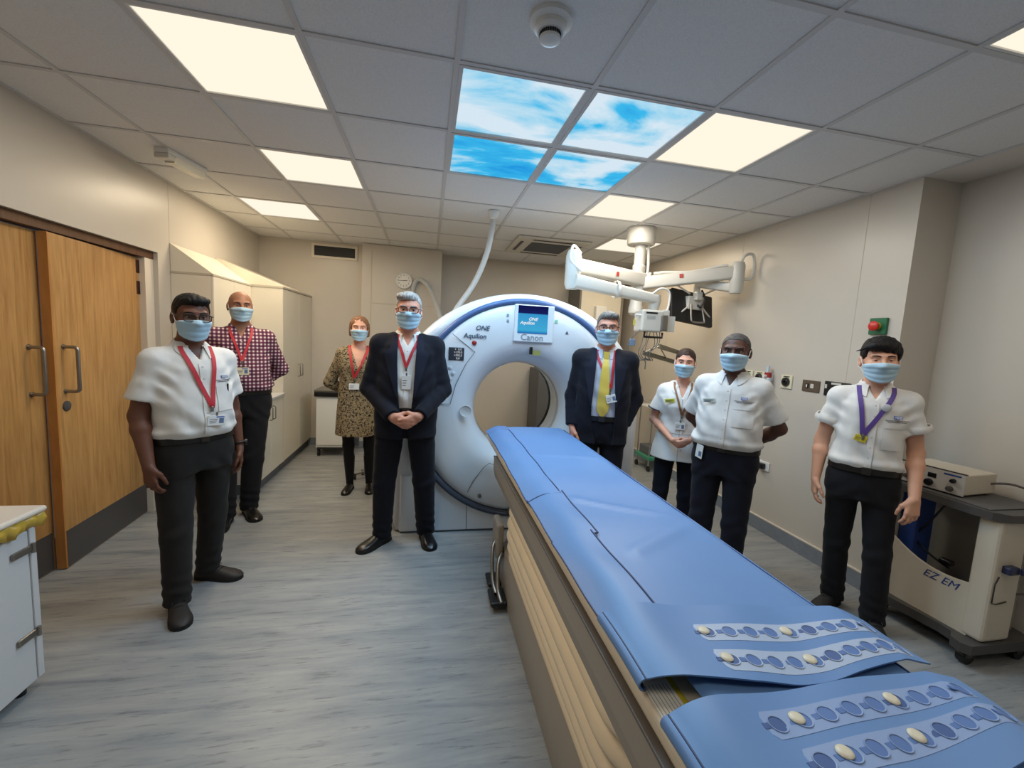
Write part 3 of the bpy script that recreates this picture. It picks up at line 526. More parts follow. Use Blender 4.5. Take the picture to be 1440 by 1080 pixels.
# monitor turned away
mp = np.array(mo)+V0; t = thing('boom_monitor', 'black flat monitor seen from behind, tilted, on the right boom arm', 'monitor', tuple(mp), math.radians(8)); 
sh = P('shell', MB().rbox((-0.255,0.055,-0.32), (0.255,0.10,0.0), 0.012), M['black'], t); sh.rotation_euler = (math.radians(-14), math.radians(6), 0)
P('back_plate', MB().rbox((-0.095,-0.01,-0.19), (0.095,0.06,-0.06), 0.01), wht, t); P('pivot', MB().cyl((0,0,0.08), (0,0,-0.06), 0.03, 16).rbox((-0.035,-0.05,-0.10), (0.035,0.0,-0.02), 0.01), wht, t)
for sx in (-1, 1):
    for z, dz in ((-0.04, 0.05), (-0.16, -0.09)): P('spider_arm', MB().tube([(sx*0.08,0.0,z), (sx*0.235,0.01,z+dz*1.35), (sx*0.25,0.09,z+dz*1.45)], 0.009, 8), wht, t)
P('grab_handle', MB().tube(smooth_path([(-0.06,-0.01,-0.14),(-0.08,-0.05,-0.28),(-0.06,-0.06,-0.31),(0.06,-0.06,-0.31),(0.075,-0.05,-0.28),(0.06,-0.01,-0.14)],40), 0.009, 8), M['steel'], t, 1.0); P('cable', MB().tube(smooth_path([(0.03,-0.03,0.0),(0.06,-0.05,-0.08),(0.03,-0.04,-0.16),(0.02,0.0,-0.14)],20), 0.01, 8), M['black'], t, 1.0)
# ------------------------------------------------------------------ CT scanner gantry
GX, GZ, GY = 0.765, 1.0, 3.24
t = thing('ct_scanner', 'large white ring-shaped CT scanner with blue trim and small screen', 'CT scanner', (GX, GY, 0))
# housing: arch outline, rounded towards the front
def arch(a, b, h0, n=48):
    pts = [(a*math.cos(w), GZ+b*math.sin(w)) for w in np.linspace(0, PI, n)]
    return [(pts[0][0]*0.985, h0)] + [(pts[0][0]*0.998, 0.5)] + pts + [(pts[-1][0]*0.998, 0.5)] + [(pts[-1][0]*0.985, h0)]
BR = 0.372
CXO = 0.015
def housing():
    mb = MB(); N = 96
    def ring(a, b, y):
        out = []
        for k in range(N):
            w = 2*PI*k/N; cs, sn = math.cos(w), math.sin(w)
            if sn >= 0: p = (a*cs, b*sn)
            else:
                # box below the centre, rounded
                s_ = min(a/max(abs(cs),1e-6), (GZ-0.012)/max(abs(sn),1e-6)); p = (s_*cs, s_*sn)
            out.append((p[0]+CXO, y, GZ+p[1]))
        return out
    def circ(r, y): return [(r*math.cos(2*PI*k/N), y, GZ+r*math.sin(2*PI*k/N)) for k in range(N)]
    rings = [circ(BR+0.012, 0.20), circ(0.78, 0.085)]
    for u in np.linspace(0, 1, 8):
        w = u*PI/2; rings.append(ring(0.955+0.085*math.sin(w), 0.845+0.085*math.sin(w), 0.03+0.10*(1-math.cos(w))))
    rings += [ring(1.045, 0.935, 0.35), ring(1.045, 0.935, 0.62)]
    for u in np.linspace(0, 1, 6)[1:]: w = u*PI/2; rings.append(ring(1.045-0.1*(1-math.cos(w)), 0.935-0.1*(1-math.cos(w)), 0.62+0.1*math.sin(w)))
    rings += [circ(0.55, 0.74), circ(BR+0.06, 0.70), circ(BR+0.02, 0.62)]
    return mb.grid(rings, closev=True)
P('housing', housing(), M['gantry'], t, 0.9)
# front cover with the flared bore
prof = []
for u in np.linspace(0, 1, 14): w = u*PI/2; prof.append((BR+0.22*(1-math.cos(w))**1.15, 0.24-0.255*math.sin(w)))
prof += [(0.66,-0.022), (0.74,-0.02), (0.80,-0.012), (0.832,0.004), (0.842,0.03)]
P('front_cover', MB().lathe(prof, (0,0,GZ), 'y', 96), M['gantry'], t, 1.2)
P('bore_tunnel', MB().lathe([(BR,0.24),(BR+0.004,0.36),(BR+0.012,0.50),(BR+0.03,0.58),(BR+0.06,0.66)], (0,0,GZ), 'y', 72), M['gantry_in'], t, 1.2)
P('bore_ring', MB().lathe([(BR-0.002,0.26),(BR-0.004,0.27),(BR-0.004,0.295),(BR+0.001,0.30)], (0,0,GZ), 'y', 72), mat('bore_window', (196,186,168), 0.25), t, 1.2)
def band(name, a0, a1, m):
    pr = [(0.838,0.026),(0.848,0.0),(0.868,-0.004),(0.884,0.012),(0.888,0.06)]; P(name, MB().grid([[(r_*math.cos(w), y_, GZ+r_*math.sin(w)) for r_, y_ in pr] for w in np.linspace(math.radians(a0), math.radians(a1), 60)]), m, t, 1.2)
band('blue_band', -8, 188, M['navy']); band('lower_band', 188, 352, mat('band_slate', (84,90,102), 0.35))
# dark trim strip under the lower half of the ring
arc = [(0.868*math.cos(w), -0.012, GZ+0.868*math.sin(w)) for w in np.linspace(math.radians(192), math.radians(268), 40)]
P('lower_trim', MB().tube(arc, 0.017, 8), mat('trim_slate', (58,64,76), 0.3), t, 1.0)
# base skirt in front with its joints
fz = 0.024
P('base_cover', MB().add([(x, fz-0.02, z) for x, z in [(-0.93,0.012),(0.95,0.012),(0.95,0.46)]+[(0.882*math.cos(w), GZ+0.882*math.sin(w)) for w in np.linspace(math.radians(-38), math.radians(-142), 40)]+[(-0.93,0.46)]], [tuple(range(44))]).add([(x, fz+0.06, z) for x, z in [(-0.97,0.012),(0.99,0.012),(0.99,0.50),(-0.97,0.50)]]+[(x, fz-0.02, z) for x, z in [(-0.93,0.012),(0.95,0.012),(0.95,0.46),(-0.93,0.46)]], [(0,4,7,3),(1,2,6,5),(0,1,5,4)]), M['gantry'], t, 0.4)
def groove(name, pts, y=-0.0245, r=0.0022, par=None): return P(name, MB().tube([(x, y, z) for x, z in pts], r, 6), M['line'], par or t)
L_ = lambda px, py: (lambda q: (q[0]-GX, q[2]))(at_y(px, py, GY-0.02))
hatch = [L_(656,748), L_(657,692), L_(665,676), L_(680,657), L_(688,651), L_(696,654), L_(712,666)]
groove('service_joint', [L_(656,748), L_(656.5,712)], fz-0.022); groove('service_joint', hatch[1:], -0.026)
P('floor_joint', MB().box((-0.93,0.0,0.004), (0.95,0.02,0.014)), M['line'], t)
c = L_(674,697); P('bolt', MB().lathe([(0.016,0),(0.016,-0.006),(0.008,-0.008),(0,-0.008)], (c[0],-0.024,c[1]), 'y', 18), M['steel'], t, 0.7)
c = L_(717,718); P('rail_end', MB().lathe([(0.022,0.02),(0.022,-0.03),(0.012,-0.032),(0.012,-0.024),(0,-0.024)], (c[0],0,c[1]), 'y', 18), M['steel'], t, 0.7)
# screen panel
bz = P('screen_bezel', MB().rbox((-0.115,-0.030,1.545), (0.205,-0.010,1.835), 0.009, 3), M['gantry'], t)
def mat_screen():
    m = bpy.data.materials.new('screen_glow'); m.use_nodes = True; nt = m.node_tree; nt.nodes.clear(); N, L = nt.nodes, nt.links
    tc = N.new('ShaderNodeTexCoord'); sp = N.new('ShaderNodeSeparateXYZ'); L.new(tc.outputs['Generated'], sp.inputs[0])
    r = ramp(nt, [(0.0,(30,110,190)), (0.12,(70,180,226)), (0.70,(60,160,220)), (0.73,(26,34,96)), (1.0,(20,24,80))]); L.new(sp.outputs['Z'], r.inputs[0])
    e = N.new('ShaderNodeEmission'); e.inputs[1].default_value = 0.85; L.new(r.outputs[0], e.inputs[0]); o = N.new('ShaderNodeOutputMaterial'); L.new(e.outputs[0], o.inputs[0]); return m
s0, s1 = L_(727,468), L_(771,432)
sc = P('screen', MB().box((s0[0],-0.0325,s0[1]), (s1[0],-0.030,s1[1])), mat_screen(), bz)
pale = mat_emit('screen_text', (236,244,250), 0.9); sx = (s0[0]+s1[0])/2; szm = (s0[1]+s1[1])/2
text_mesh('screen_writing', 'ONE', 0.034, pale, bz, FRONT(sx+0.0, -0.033, szm+0.004), shear=0.3, bold=0.0008); text_mesh('screen_writing', 'Aquilion', 0.034, pale, bz, FRONT(sx-0.045, -0.033, szm-0.026), shear=0.3, bold=0.0008)
dk = mat('print_grey', (66,78,98), 0.5)
text_mesh('maker_name', 'Canon', 0.068, mat('print_silver', (150,160,172), 0.35, metal=0.3), bz, FRONT(sx+0.0, -0.0312, s0[1]-0.032), bold=0.001)
c = L_(676,464); text_mesh('model_name', 'ONE', 0.050, dk, t, FRONT(c[0]+0.012, -0.026, c[1]+0.014), shear=0.25, bold=0.0008)
c = L_(668,473); text_mesh('model_name', 'Aquilion', 0.052, dk, t, FRONT(c[0], -0.026, c[1]+0.002), shear=0.1, bold=0.0008)
c = L_(667,482); P('red_lamp', MB().lathe([(0.018,0),(0.018,-0.006),(0.012,-0.010),(0,-0.011)], (c[0],-0.022,c[1]), 'y', 18), mat('lamp_red', (160,44,40), 0.3), t, 0.8)
# control area
groove('control_joint', [L_(636,469), L_(668,495), L_(655,512), L_(641,540), L_(633,568), L_(619,568)])
a, b = L_(630.5,506), L_(653,489); dp = P('readout', MB().rbox((a[0],-0.027,a[1]), (b[0],-0.020,b[1]), 0.004), mat('readout_dark', (52,58,66), 0.3), t)
lt = mat_emit('readout_digits', (206,214,220), 0.6); rows = ['+  0.0', '+170.0', '+502.5', '0.0']; hh = (b[1]-a[1])
for k, s in enumerate(rows): text_mesh('readout_digits', s, hh*0.23, lt, dp, FRONT((a[0]+b[0])/2+0.012, -0.0278, b[1]-hh*(0.15+0.235*k)), bold=0.0006)
for px, py in ((633,517),(628,525),(637,525),(633,533),(628,536),(627,541)): c = L_(px, py); P('button', MB().lathe([(0.014,0),(0.014,-0.004),(0.010,-0.006),(0,-0.006)], (c[0],-0.022,c[1]), 'y', 18), M['gantry_in'], t, 0.7)
c = L_(654.5,578); P('palm_button', MB().lathe([(0.046,0.0),(0.044,-0.006),(0.036,-0.002),(0.03,0.0),(0,0.002)], (c[0],-0.022,c[1]), 'y', 28), M['gantry_in'], t, 0.9)
c = L_(748.5,495); cam_ = MB().rbox((c[0]-0.018,-0.03,c[1]-0.02), (c[0]+0.0,0.012,c[1]+0.038), 0.003)
o = P('laser_window', cam_, M['black'], t); q = P('warning_label', MB().box((c[0]+0.004,-0.004,c[1]-0.026), (c[0]+0.07,-0.002,c[1]+0.012)), mat('label_olive', (150,148,84), 0.5), t)
q.location = (0, -0.012, 0)
c = L_(797,468); P('warning_triangle', MB().prism([(c[0]-0.012,c[1]-0.009),(c[0]+0.012,c[1]-0.009),(c[0],c[1]+0.013)], 'y', -0.026, -0.020), dk, t)
c = L_(782,452); P('green_mark', MB().box((c[0]-0.01,-0.026,c[1]-0.013), (c[0]+0.012,-0.022,c[1]+0.012)), mat('mark_green', (150,206,170), 0.4), t)
for px, py in ((714,443),(714,451)): c = L_(px, py); P('status_mark', MB().rbox((c[0]-0.008,-0.026,c[1]-0.010), (c[0]+0.010,-0.021,c[1]+0.010), 0.002), mat('mark_grey', (150,158,168), 0.4), t)

# ------------------------------------------------------------------ patient couch
CX0, CX1, CY0, CY1 = 0.445, 1.065, 0.10, 3.10
t = thing('ct_couch', 'long patient couch with cream bellows and taupe rails leading into the scanner', 'couch', (0,0,0))
def rr(x0, y0, x1, y1, r, n=6):
    out = []
    for cx, cy, a0 in ((x1-r,y1-r,0),(x0+r,y1-r,PI/2),(x0+r,y0+r,PI),(x1-r,y0+r,1.5*PI)):
        for k in range(n): w = a0+PI/2*k/(n-1); out.append((cx+r*math.cos(w), cy+r*math.sin(w)))
    return out
def stack(levels, n=6):
    rings = [[(x, y, z) for x, y in rr(x0, y0, x1, y1, r, n)] for (x0, y0, x1, y1, r, z) in levels]
    mb = MB().grid(rings, closev=True); k = len(rings[0]); o = len(mb.v); mb.f += [tuple(range(k))[::-1], tuple(range(o-k, o))]; mb.m += [0, 0]; return mb
P('base', stack([(0.50,0.55,1.03,2.60,0.10,0.0),(0.495,0.55,1.035,2.60,0.10,0.02),(0.495,0.55,1.035,2.60,0.10,0.20),(0.51,0.57,1.02,2.58,0.10,0.26)], 8), M['taupe'], t, 0.7)
lv = [(0.535,0.80,0.995,2.44,0.22,0.24)]; nf = 6
for k in range(nf*6+1):
    u = k/(nf*6); z = 0.25+u*0.43; bul = abs(math.sin(u*nf*PI))**0.8*0.024; ins = 0.030-0.034*math.sin(u*PI)*0.8
    lv.append((0.50+ins-bul, 0.76+ins-bul, 1.03-ins+bul, 2.46+bul*0.3, 0.235, z))
P('bellows', stack(lv, 10), M['bellows'], t, 1.3)
for s in (0, 1):
    x0, x1 = ((CX0,CX0+0.03), (CX1-0.03,CX1))[s]
    xo, xi = (x0, x1) if s == 0 else (x1, x0)
    P('side_rail', MB().prism([(xo+(0.012 if s==0 else -0.012),0.665),(xi,0.665),(xi,0.80),(xo,0.80),(xo,0.72)], 'y', CY0, 2.62), M['taupe'], t)
    P('rail_lip', MB().rbox((x0-0.004,CY0,0.797), (x1+0.004,2.62,0.806), 0.003), mat('rail_dark', (96,88,80), 0.4), t)
P('under_frame', MB().box((CX0+0.03,CY0,0.68), (CX1-0.03,2.60,0.79)), M['taupe'], t)
top = P('table_top', MB().rbox((CX0+0.012,CY0,0.806), (CX1-0.012,CY1,0.852), 0.014, 3), M['couch_cream'], t)
a = at_z(937,985,0.853); P('rating_label', MB().box((a[0]-0.03,a[1]-0.09,0.852), (a[0]+0.03,a[1]+0.05,0.8528)), mat('label_white', (226,222,210), 0.5), top); P('yellow_label', MB().box((a[0]+0.032,a[1]-0.06,0.852), (a[0]+0.044,a[1]+0.06,0.853)), mat('label_yellow', (196,178,50), 0.5), top)
for k in range(7): P('label_line', MB().box((a[0]-0.026+0.008*k,a[1]-0.08,0.8528), (a[0]-0.0245+0.008*k,a[1]+0.04,0.8531)), mat('label_print', (150,148,140), 0.6), top)
# pedals
pc = at_z(697,800,0.06)
P('pedal_bar', MB().tube(smooth_path([(0.49,2.52,0.30),(0.44,2.46,0.26),(0.43,2.36,0.12),(0.44,2.28,0.07)],20), 0.012, 8), M['steel'], t, 1.0); P('pedal_bar', MB().tube(smooth_path([(0.49,2.42,0.24),(0.46,2.36,0.2),(0.45,2.28,0.10),(0.46,2.20,0.06)],20), 0.012, 8), M['steel'], t, 1.0)
P('pedal', MB().rbox((0.40,2.20,0.03), (0.50,2.36,0.06), 0.012), M['dark'], t); P('pedal', MB().rbox((0.41,2.40,0.03), (0.50,2.54,0.055), 0.012), M['dark'], t)
P('pedal_box', MB().rbox((0.455,2.42,0.20), (0.50,2.60,0.42), 0.015), M['taupe'], t)

# ------------------------------------------------------------------ mattress and straps on the couch
ZT = 0.853
def wob(x, y): return 0.0035*math.sin(5.1*x+3.3*y)+0.003*math.sin(9.0*x-6.0*y+1.0)+0.0025*math.sin(2.2*y*6+3*x)
def pad_profile(x, y, x0, x1):
    e = min(x-x0, x1-x); k = max(0.0, min(1.0, e/0.05)); return math.sin(k*PI/2)**0.7
t = thing('couch_mattress', 'blue vinyl mattress lying along the patient couch', 'mattress', (0,0,0))
MX0, MX1, MY0, MY1 = 0.55, 1.062, 0.12, 3.08
rows = []
for i in range(25):
    u = i/24; row = []
    for j in range(121):
        y = MY0+(MY1-MY0)*j/120; x = MX0+(MX1-MX0)*u; k = pad_profile(x, y, MX0-0.02, MX1+0.012); wr_ = 0.010*math.exp(-((y-1.55+0.6*(x-0.8))/0.02)**2)*(x>0.62)+0.008*math.exp(-((y-1.25-0.5*(x-0.8))/0.025)**2)*(x>0.66)+0.007*math.exp(-((y-2.3+0.3*(x-0.8))/0.02)**2)
        row.append((x, y, ZT+0.006+0.034*k+wob(x, y)*k*(0.25 if y < 1.0 else 1.0 if y > 1.15 else 0.25+5*(y-1.0))+wr_*k*max(0, min(1, (MX1-x)/0.15))))
    rows.append(row)
mb = MB().sheet(rows, 0.004); P('cover', mb, M['blue'], t, 1.2)
P('foam', MB().rbox((MX0+0.02,MY0+0.01,ZT), (MX1-0.02,MY1-0.01,ZT+0.02), 0.008), M['blue_d'], t)
# hanging right edge
rows = [[(MX1+0.004+0.008*math.sin(u*PI/2)*1.0, MY0+(MY1-MY0)*j/80, ZT+0.026-0.075*u) for j in range(81)] for u in np.linspace(0,1,6)]
P('side_skirt', MB().sheet(rows, 0.003), M['blue_d'], t, 1.2)
# folded flap along the left edge, in three lengths
for k, (y0, y1, xo, z) in enumerate(((1.70,3.00,0.0,0.0), (1.315,1.72,0.004,0.003), (0.90,1.33,-0.002,0.0055))):
    rows = []
    for i in range(9):
        u = i/8; xl = 0.452+xo; xr_ = 0.60+0.012*math.sin(k*2)
        rows.append([(xl+(xr_-xl)*u+0.006*math.sin(3*y), y, ZT+0.008+0.038*math.sin(min(1,u*1.6)*PI/2)+z+0.0025*math.sin(17*y+u*3)) for y in np.linspace(y0, y1, 30)])
    fl = P('side_flap', MB().sheet(rows, 0.004), M['blue'], t, 1.2)
    P('piping', MB().tube([(r[0],r[1],r[2]+0.0005) for r in rows[-1]], 0.0032, 6).tube([r[0] for r in rows], 0.003, 6).tube([(q[0]-0.001,q[1],q[2]-0.001) for q in rows[0]], 0.003, 6), M['blue_edge'], fl, 1.0)
rows = [[(0.452+0.15*u, y, ZT+0.008+0.04*math.sin(min(1,u*1.6)*PI/2)) for y in np.linspace(2.96, 3.09, 6)] for u in np.linspace(0,1,8)]
P('end_tuck', MB().sheet(rows, 0.004), M['blue_d'], t, 1.2)

def strap(label, yA, yB, skew, lift, strips, xl, front_curl, xend):
    """wide vinyl strap lying across the couch; yA far edge, yB near edge"""
    s = thing('body_strap', label, 'strap', (0,0,0), 0, 'perforated straps across the couch')
    def S(x, v):     # v 0 far .. 1 near
        far = yA+skew[0](x); near = yB+skew[1](x); y = far+(near-far)*v
        u = (x-xl)/0.10; base = ZT+0.060+lift(x, v)
        if u < 1: base -= 0.026*(1-u)**2
        if x > 1.05: base -= 0.35*(x-1.05)**1.0
        return (x, y, base)
    n = 41; xs_ = np.linspace(xl, xend, n)
    rows = [[S(x, v) for v in np.linspace(0, 1, 17)] for x in xs_]
    # curled left edge
    curl = []
    for k in range(1, 10):
        w = PI*k/9; curl.append([(p[0]-0.012*math.sin(w), p[1], p[2]-0.011*(1-math.cos(w))) for p in rows[0]])
    P('band', MB().sheet(curl[::-1]+rows, 0.0035), M['blue'], s, 1.2)
    P('edge_piping', MB().tube([(p[0],p[1],p[2]+0.002) for p in rows[0]], 0.003, 6).tube(curl[-1], 0.004, 6), M['blue_edge'], s, 1.0)
    for (x0, x1, v, hw, nh, btn, mstrip) in strips:
        k = 28; g = []
        for a_ in np.linspace(0, 1, k):
            x = x0+(x1-x0)*a_; e = min(a_, 1-a_)*(x1-x0); w_ = hw*math.sqrt(max(0.0, 1-(1-min(1, e/hw/0.16 if hw else 1))**2)) if e < hw*0.16 else hw
            g.append([tuple(np.array(S(x, v+w_*q))+np.array([0,0,0.0022])) for q in (-1,-0.5,0,0.5,1)])
        st = P('perforated_strip', MB().sheet(g, 0.002), mstrip, s, 1.2)
        for h in range(nh):
            x = x0+(x1-x0)*(0.07+0.86*h/(nh-1)); c = Vector(S(x, v)); tx = Vector(S(x+0.015, v))-Vector(S(x-0.015, v)); ty = Vector(S(x, v-0.05))-Vector(S(x, v+0.05)); Fm = frame(c, tx, ty); r = 0.0148
            def local(mb, mm, nm, par, sm=1.0):
                o = P(nm, mb, mm, par, sm); o.data.transform(Fm); return o
            local(MB().lathe([(r*1.22,0.001),(r*1.16,0.0062),(r*1.02,0.0058),(r*0.98,0.003)], (0,0,0), 'z', 18), mstrip, 'slot_rim', st)
            local(MB().lathe([(0,0.0046),(r*1.02,0.0046)], (0,0,0), 'z', 18).box((-0.030,-0.0055,0.0036), (-0.012,0.0055,0.0048)), M['hole'] if h % 5 else mat('slot_shade_dark', (60,90,144), 0.5), 'slot', st)  # flat discs; shade inside the slots is painted as darker strap blue
            if h in btn: local(MB().lathe([(0.0125,0.004),(0.0135,0.0065),(0.012,0.0085),(0.006,0.0092),(0,0.0093)], (-0.008,0.004,0), 'z', 20), M['button'], 'button', st, 0.9)
    return s
W1 = lambda x, v: -0.005+0.007*math.sin((x-0.45)*11+1.2)*(0.4+0.6*v)+0.004*math.sin((x-0.45)*23+v*3)
I_ = lambda xs_, vs_: (lambda x: float(np.interp(x, xs_, vs_)))
strap('blue perforated strap across the couch, the farther of two, two pale slotted strips', 0.0, 0.0, (I_([0.44,0.62,0.91,1.07,1.13],[0.92,0.902,0.862,0.828,0.81]), I_([0.44,0.50,0.56,0.65,0.75,0.85,0.95,1.05,1.13],[0.71,0.692,0.675,0.652,0.638,0.636,0.643,0.655,0.662])), W1,
      [(0.625,1.10,0.42,0.115,9,(0,4),M['strip']), (0.615,1.12,0.78,0.125,10,(0,4),M['strip'])], 0.455, 1, 1.13)
W2 = lambda x, v: -0.004+0.005*math.sin((x-0.45)*9+2.2)+0.004*math.sin((x-0.45)*19+v*4)
s2_ = mat('strap_strip_bluelit', (136,160,200), 0.4)  # same pale strips as the farther strap, bluish light mixed into the colour
strap('blue perforated strap across the couch, nearest the camera', 0.0, 0.0, (lambda x: 0.624+0.005*math.sin((x-0.43)*6.0), I_([0.44,0.8,1.13],[0.385,0.41,0.455])), W2,
      [(0.595,1.10,0.28,0.115,9,(1,5),s2_), (0.615,1.12,0.60,0.115,9,(1,4),s2_)], 0.455, 1, 1.13)

# ------------------------------------------------------------------ insufflator trolley
t = thing('equipment_trolley', 'cream equipment trolley with dark shelf and blue column by the right wall', 'trolley', (3.0,1.74,0), -PI/2)
# local: x towards the camera end, -y is the front
tc_ = mat('trolley_cream', (206,196,178), 0.4); dg = mat('trolley_grey', (72,70,68), 0.5); bl = mat('trolley_blue', (44,72,140), 0.4)
def plate(name, outline, z0, z1, m, par): 
    return P(name, MB().prism(outline, 'z', z0, z1), m, par)
base = [(-0.27,-0.20),(-0.25,-0.225),(0.10,-0.19),(0.16,-0.20),(0.19,-0.25),(0.24,-0.265),(0.275,-0.24),(0.285,0.12),(0.26,0.19),(0.18,0.205),(-0.24,0.205),(-0.275,0.17)]
plate('base', base, 0.085, 0.135, dg, t)
for x, y in ((-0.22,-0.17), (0.22,-0.20), (-0.22,0.16), (0.23,0.14)):
    k = P('caster', MB().cyl((x-0.018,y+0.02,0.04), (x+0.018,y+0.02,0.04), 0.04, 18), M['black'], t); P('fork', MB().box((x-0.024,y-0.01,0.04), (x+0.024,y+0.03,0.086)), dg, k)
fp = [(-0.24,0.135),(0.20,0.135),(0.20,0.42)]+[(0.20-0.44*u, 0.42+0.10*u**2.0-0.035*math.sin(u*PI)) for u in np.linspace(0.1,1,10)]
P('front_panel', MB().prism(fp, 'y', -0.165, -0.15), tc_, t)
P('back_panel', MB().rbox((-0.235,0.15,0.135), (0.20,0.165,0.78), 0.004), mat('trolley_back', (150,144,134), 0.5), t)
P('near_column', MB().rbox((0.17,-0.168,0.135), (0.265,0.03,0.79), 0.02, 3), tc_, t); P('blue_column', MB().rbox((-0.235,-0.09,0.135), (-0.145,0.05,0.79), 0.01), bl, t); P('far_edge', MB().rbox((-0.25,-0.15,0.135), (-0.235,0.03,0.78), 0.004), tc_, t)
topo = [(-0.28,-0.20),(0.16,-0.215),(0.24,-0.20),(0.285,-0.15),(0.30,0.0),(0.30,0.15),(0.26,0.215),(-0.28,0.215)]
plate('shelf', topo, 0.79, 0.83, dg, t); P('shelf_mat', MB().rbox((-0.25,-0.18,0.83), (0.22,0.19,0.836), 0.003), mat('mat_grey', (88,86,84), 0.7), t)
text_mesh('maker_name', 'EZ EM', 0.060, mat('print_blue', (44,66,130), 0.4), t, frame((0.055,-0.1658,0.365), (1,0,-0.0), (0,0,1)), shear=0.35, bold=0.0)
P('clip', MB().rbox((0.262,-0.12,0.52), (0.30,-0.05,0.56), 0.008).rbox((0.30,-0.06,0.525), (0.315,0.0,0.56), 0.006), mat('clip_navy', (38,44,74), 0.4), t)
P('wire_hook', MB().tube([(0.268,-0.13,0.50),(0.268,-0.15,0.46),(0.268,-0.15,0.36),(0.268,-0.12,0.35),(0.268,-0.05,0.36)], 0.003, 6), M['cable_d'], t, 1.0)
P('power_lead', MB().tube(smooth_path([(-0.02,-0.06,0.79),(-0.10,-0.06,0.62),(-0.16,-0.05,0.50),(-0.08,-0.06,0.44),(0.02,-0.05,0.40)],24), 0.006, 8).rbox((-0.02,-0.08,0.42), (0.04,-0.04,0.45), 0.008), M['black'], t, 1.0)
P('side_lead', MB().tube(smooth_path([(-0.26,-0.10,0.70),(-0.262,-0.11,0.45),(-0.265,-0.12,0.25),(-0.275,-0.13,0.30),(-0.27,-0.15,0.32),(-0.262,-0.13,0.24)],24), 0.004, 6), M['cable_d'], t, 1.0)
# device on the shelf
t2 = thing('insufflator', 'beige control box with dials standing on the trolley shelf', 'control box', (2.99,1.78,0.836), -PI/2+0.10)
P('case', MB().rbox((-0.21,-0.13,0.012), (0.10,0.15,0.125), 0.006), tc_, t2); P('front_plate', MB().rbox((-0.213,-0.137,0.008), (0.103,-0.13,0.13), 0.003), mat('front_grey', (188,184,176), 0.4), t2); P('top_edge', MB().box((-0.213,-0.137,0.126), (0.103,-0.12,0.131)), M['dark'], t2)
for x, z, w_, h_ in ((-0.14,0.098,0.03,0.02), (-0.03,0.085,0.03,0.026)): P('display', MB().rbox((x-w_,-0.140,z-h_/2), (x+w_*0.3,-0.136,z+h_/2), 0.002), M['black'], t2)
for x, z, r, m_ in ((-0.16,0.045,0.013,dg), (-0.05,0.042,0.02,M['black']), (0.055,0.082,0.012,M['black']), (0.045,0.035,0.015,dg)): P('knob', MB().lathe([(r,0),(r,-0.012),(r*0.8,-0.02),(0,-0.02)], (x,-0.137,z), 'y', 20), m_, t2, 0.7)
P('label_strip', MB().box((-0.17,-0.1385,0.114), (-0.10,-0.137,0.121)), bl, t2); P('label_strip', MB().box((0.01,-0.1385,0.108), (0.085,-0.137,0.116)), bl, t2)
for x in (-0.17, 0.07):
    for y in (-0.1, 0.12): P('foot', MB().cyl((x,y,0), (x,y,0.013), 0.012, 12), M['black'], t2)
ln = [(0.046,0.10,0.07),(0.13,0.15,0.085),(0.27,0.20,0.02),(0.305,0.20,-0.15),(0.315,0.19,-0.30),(0.29,0.14,-0.42),(0.24,0.05,-0.46)]
P('mains_lead', MB().tube(smooth_path([(q[0],q[1],q[2]+0.836) for q in ln],40), 0.006, 8), mat('lead_brown', (84,76,70), 0.5), t, 1.0)
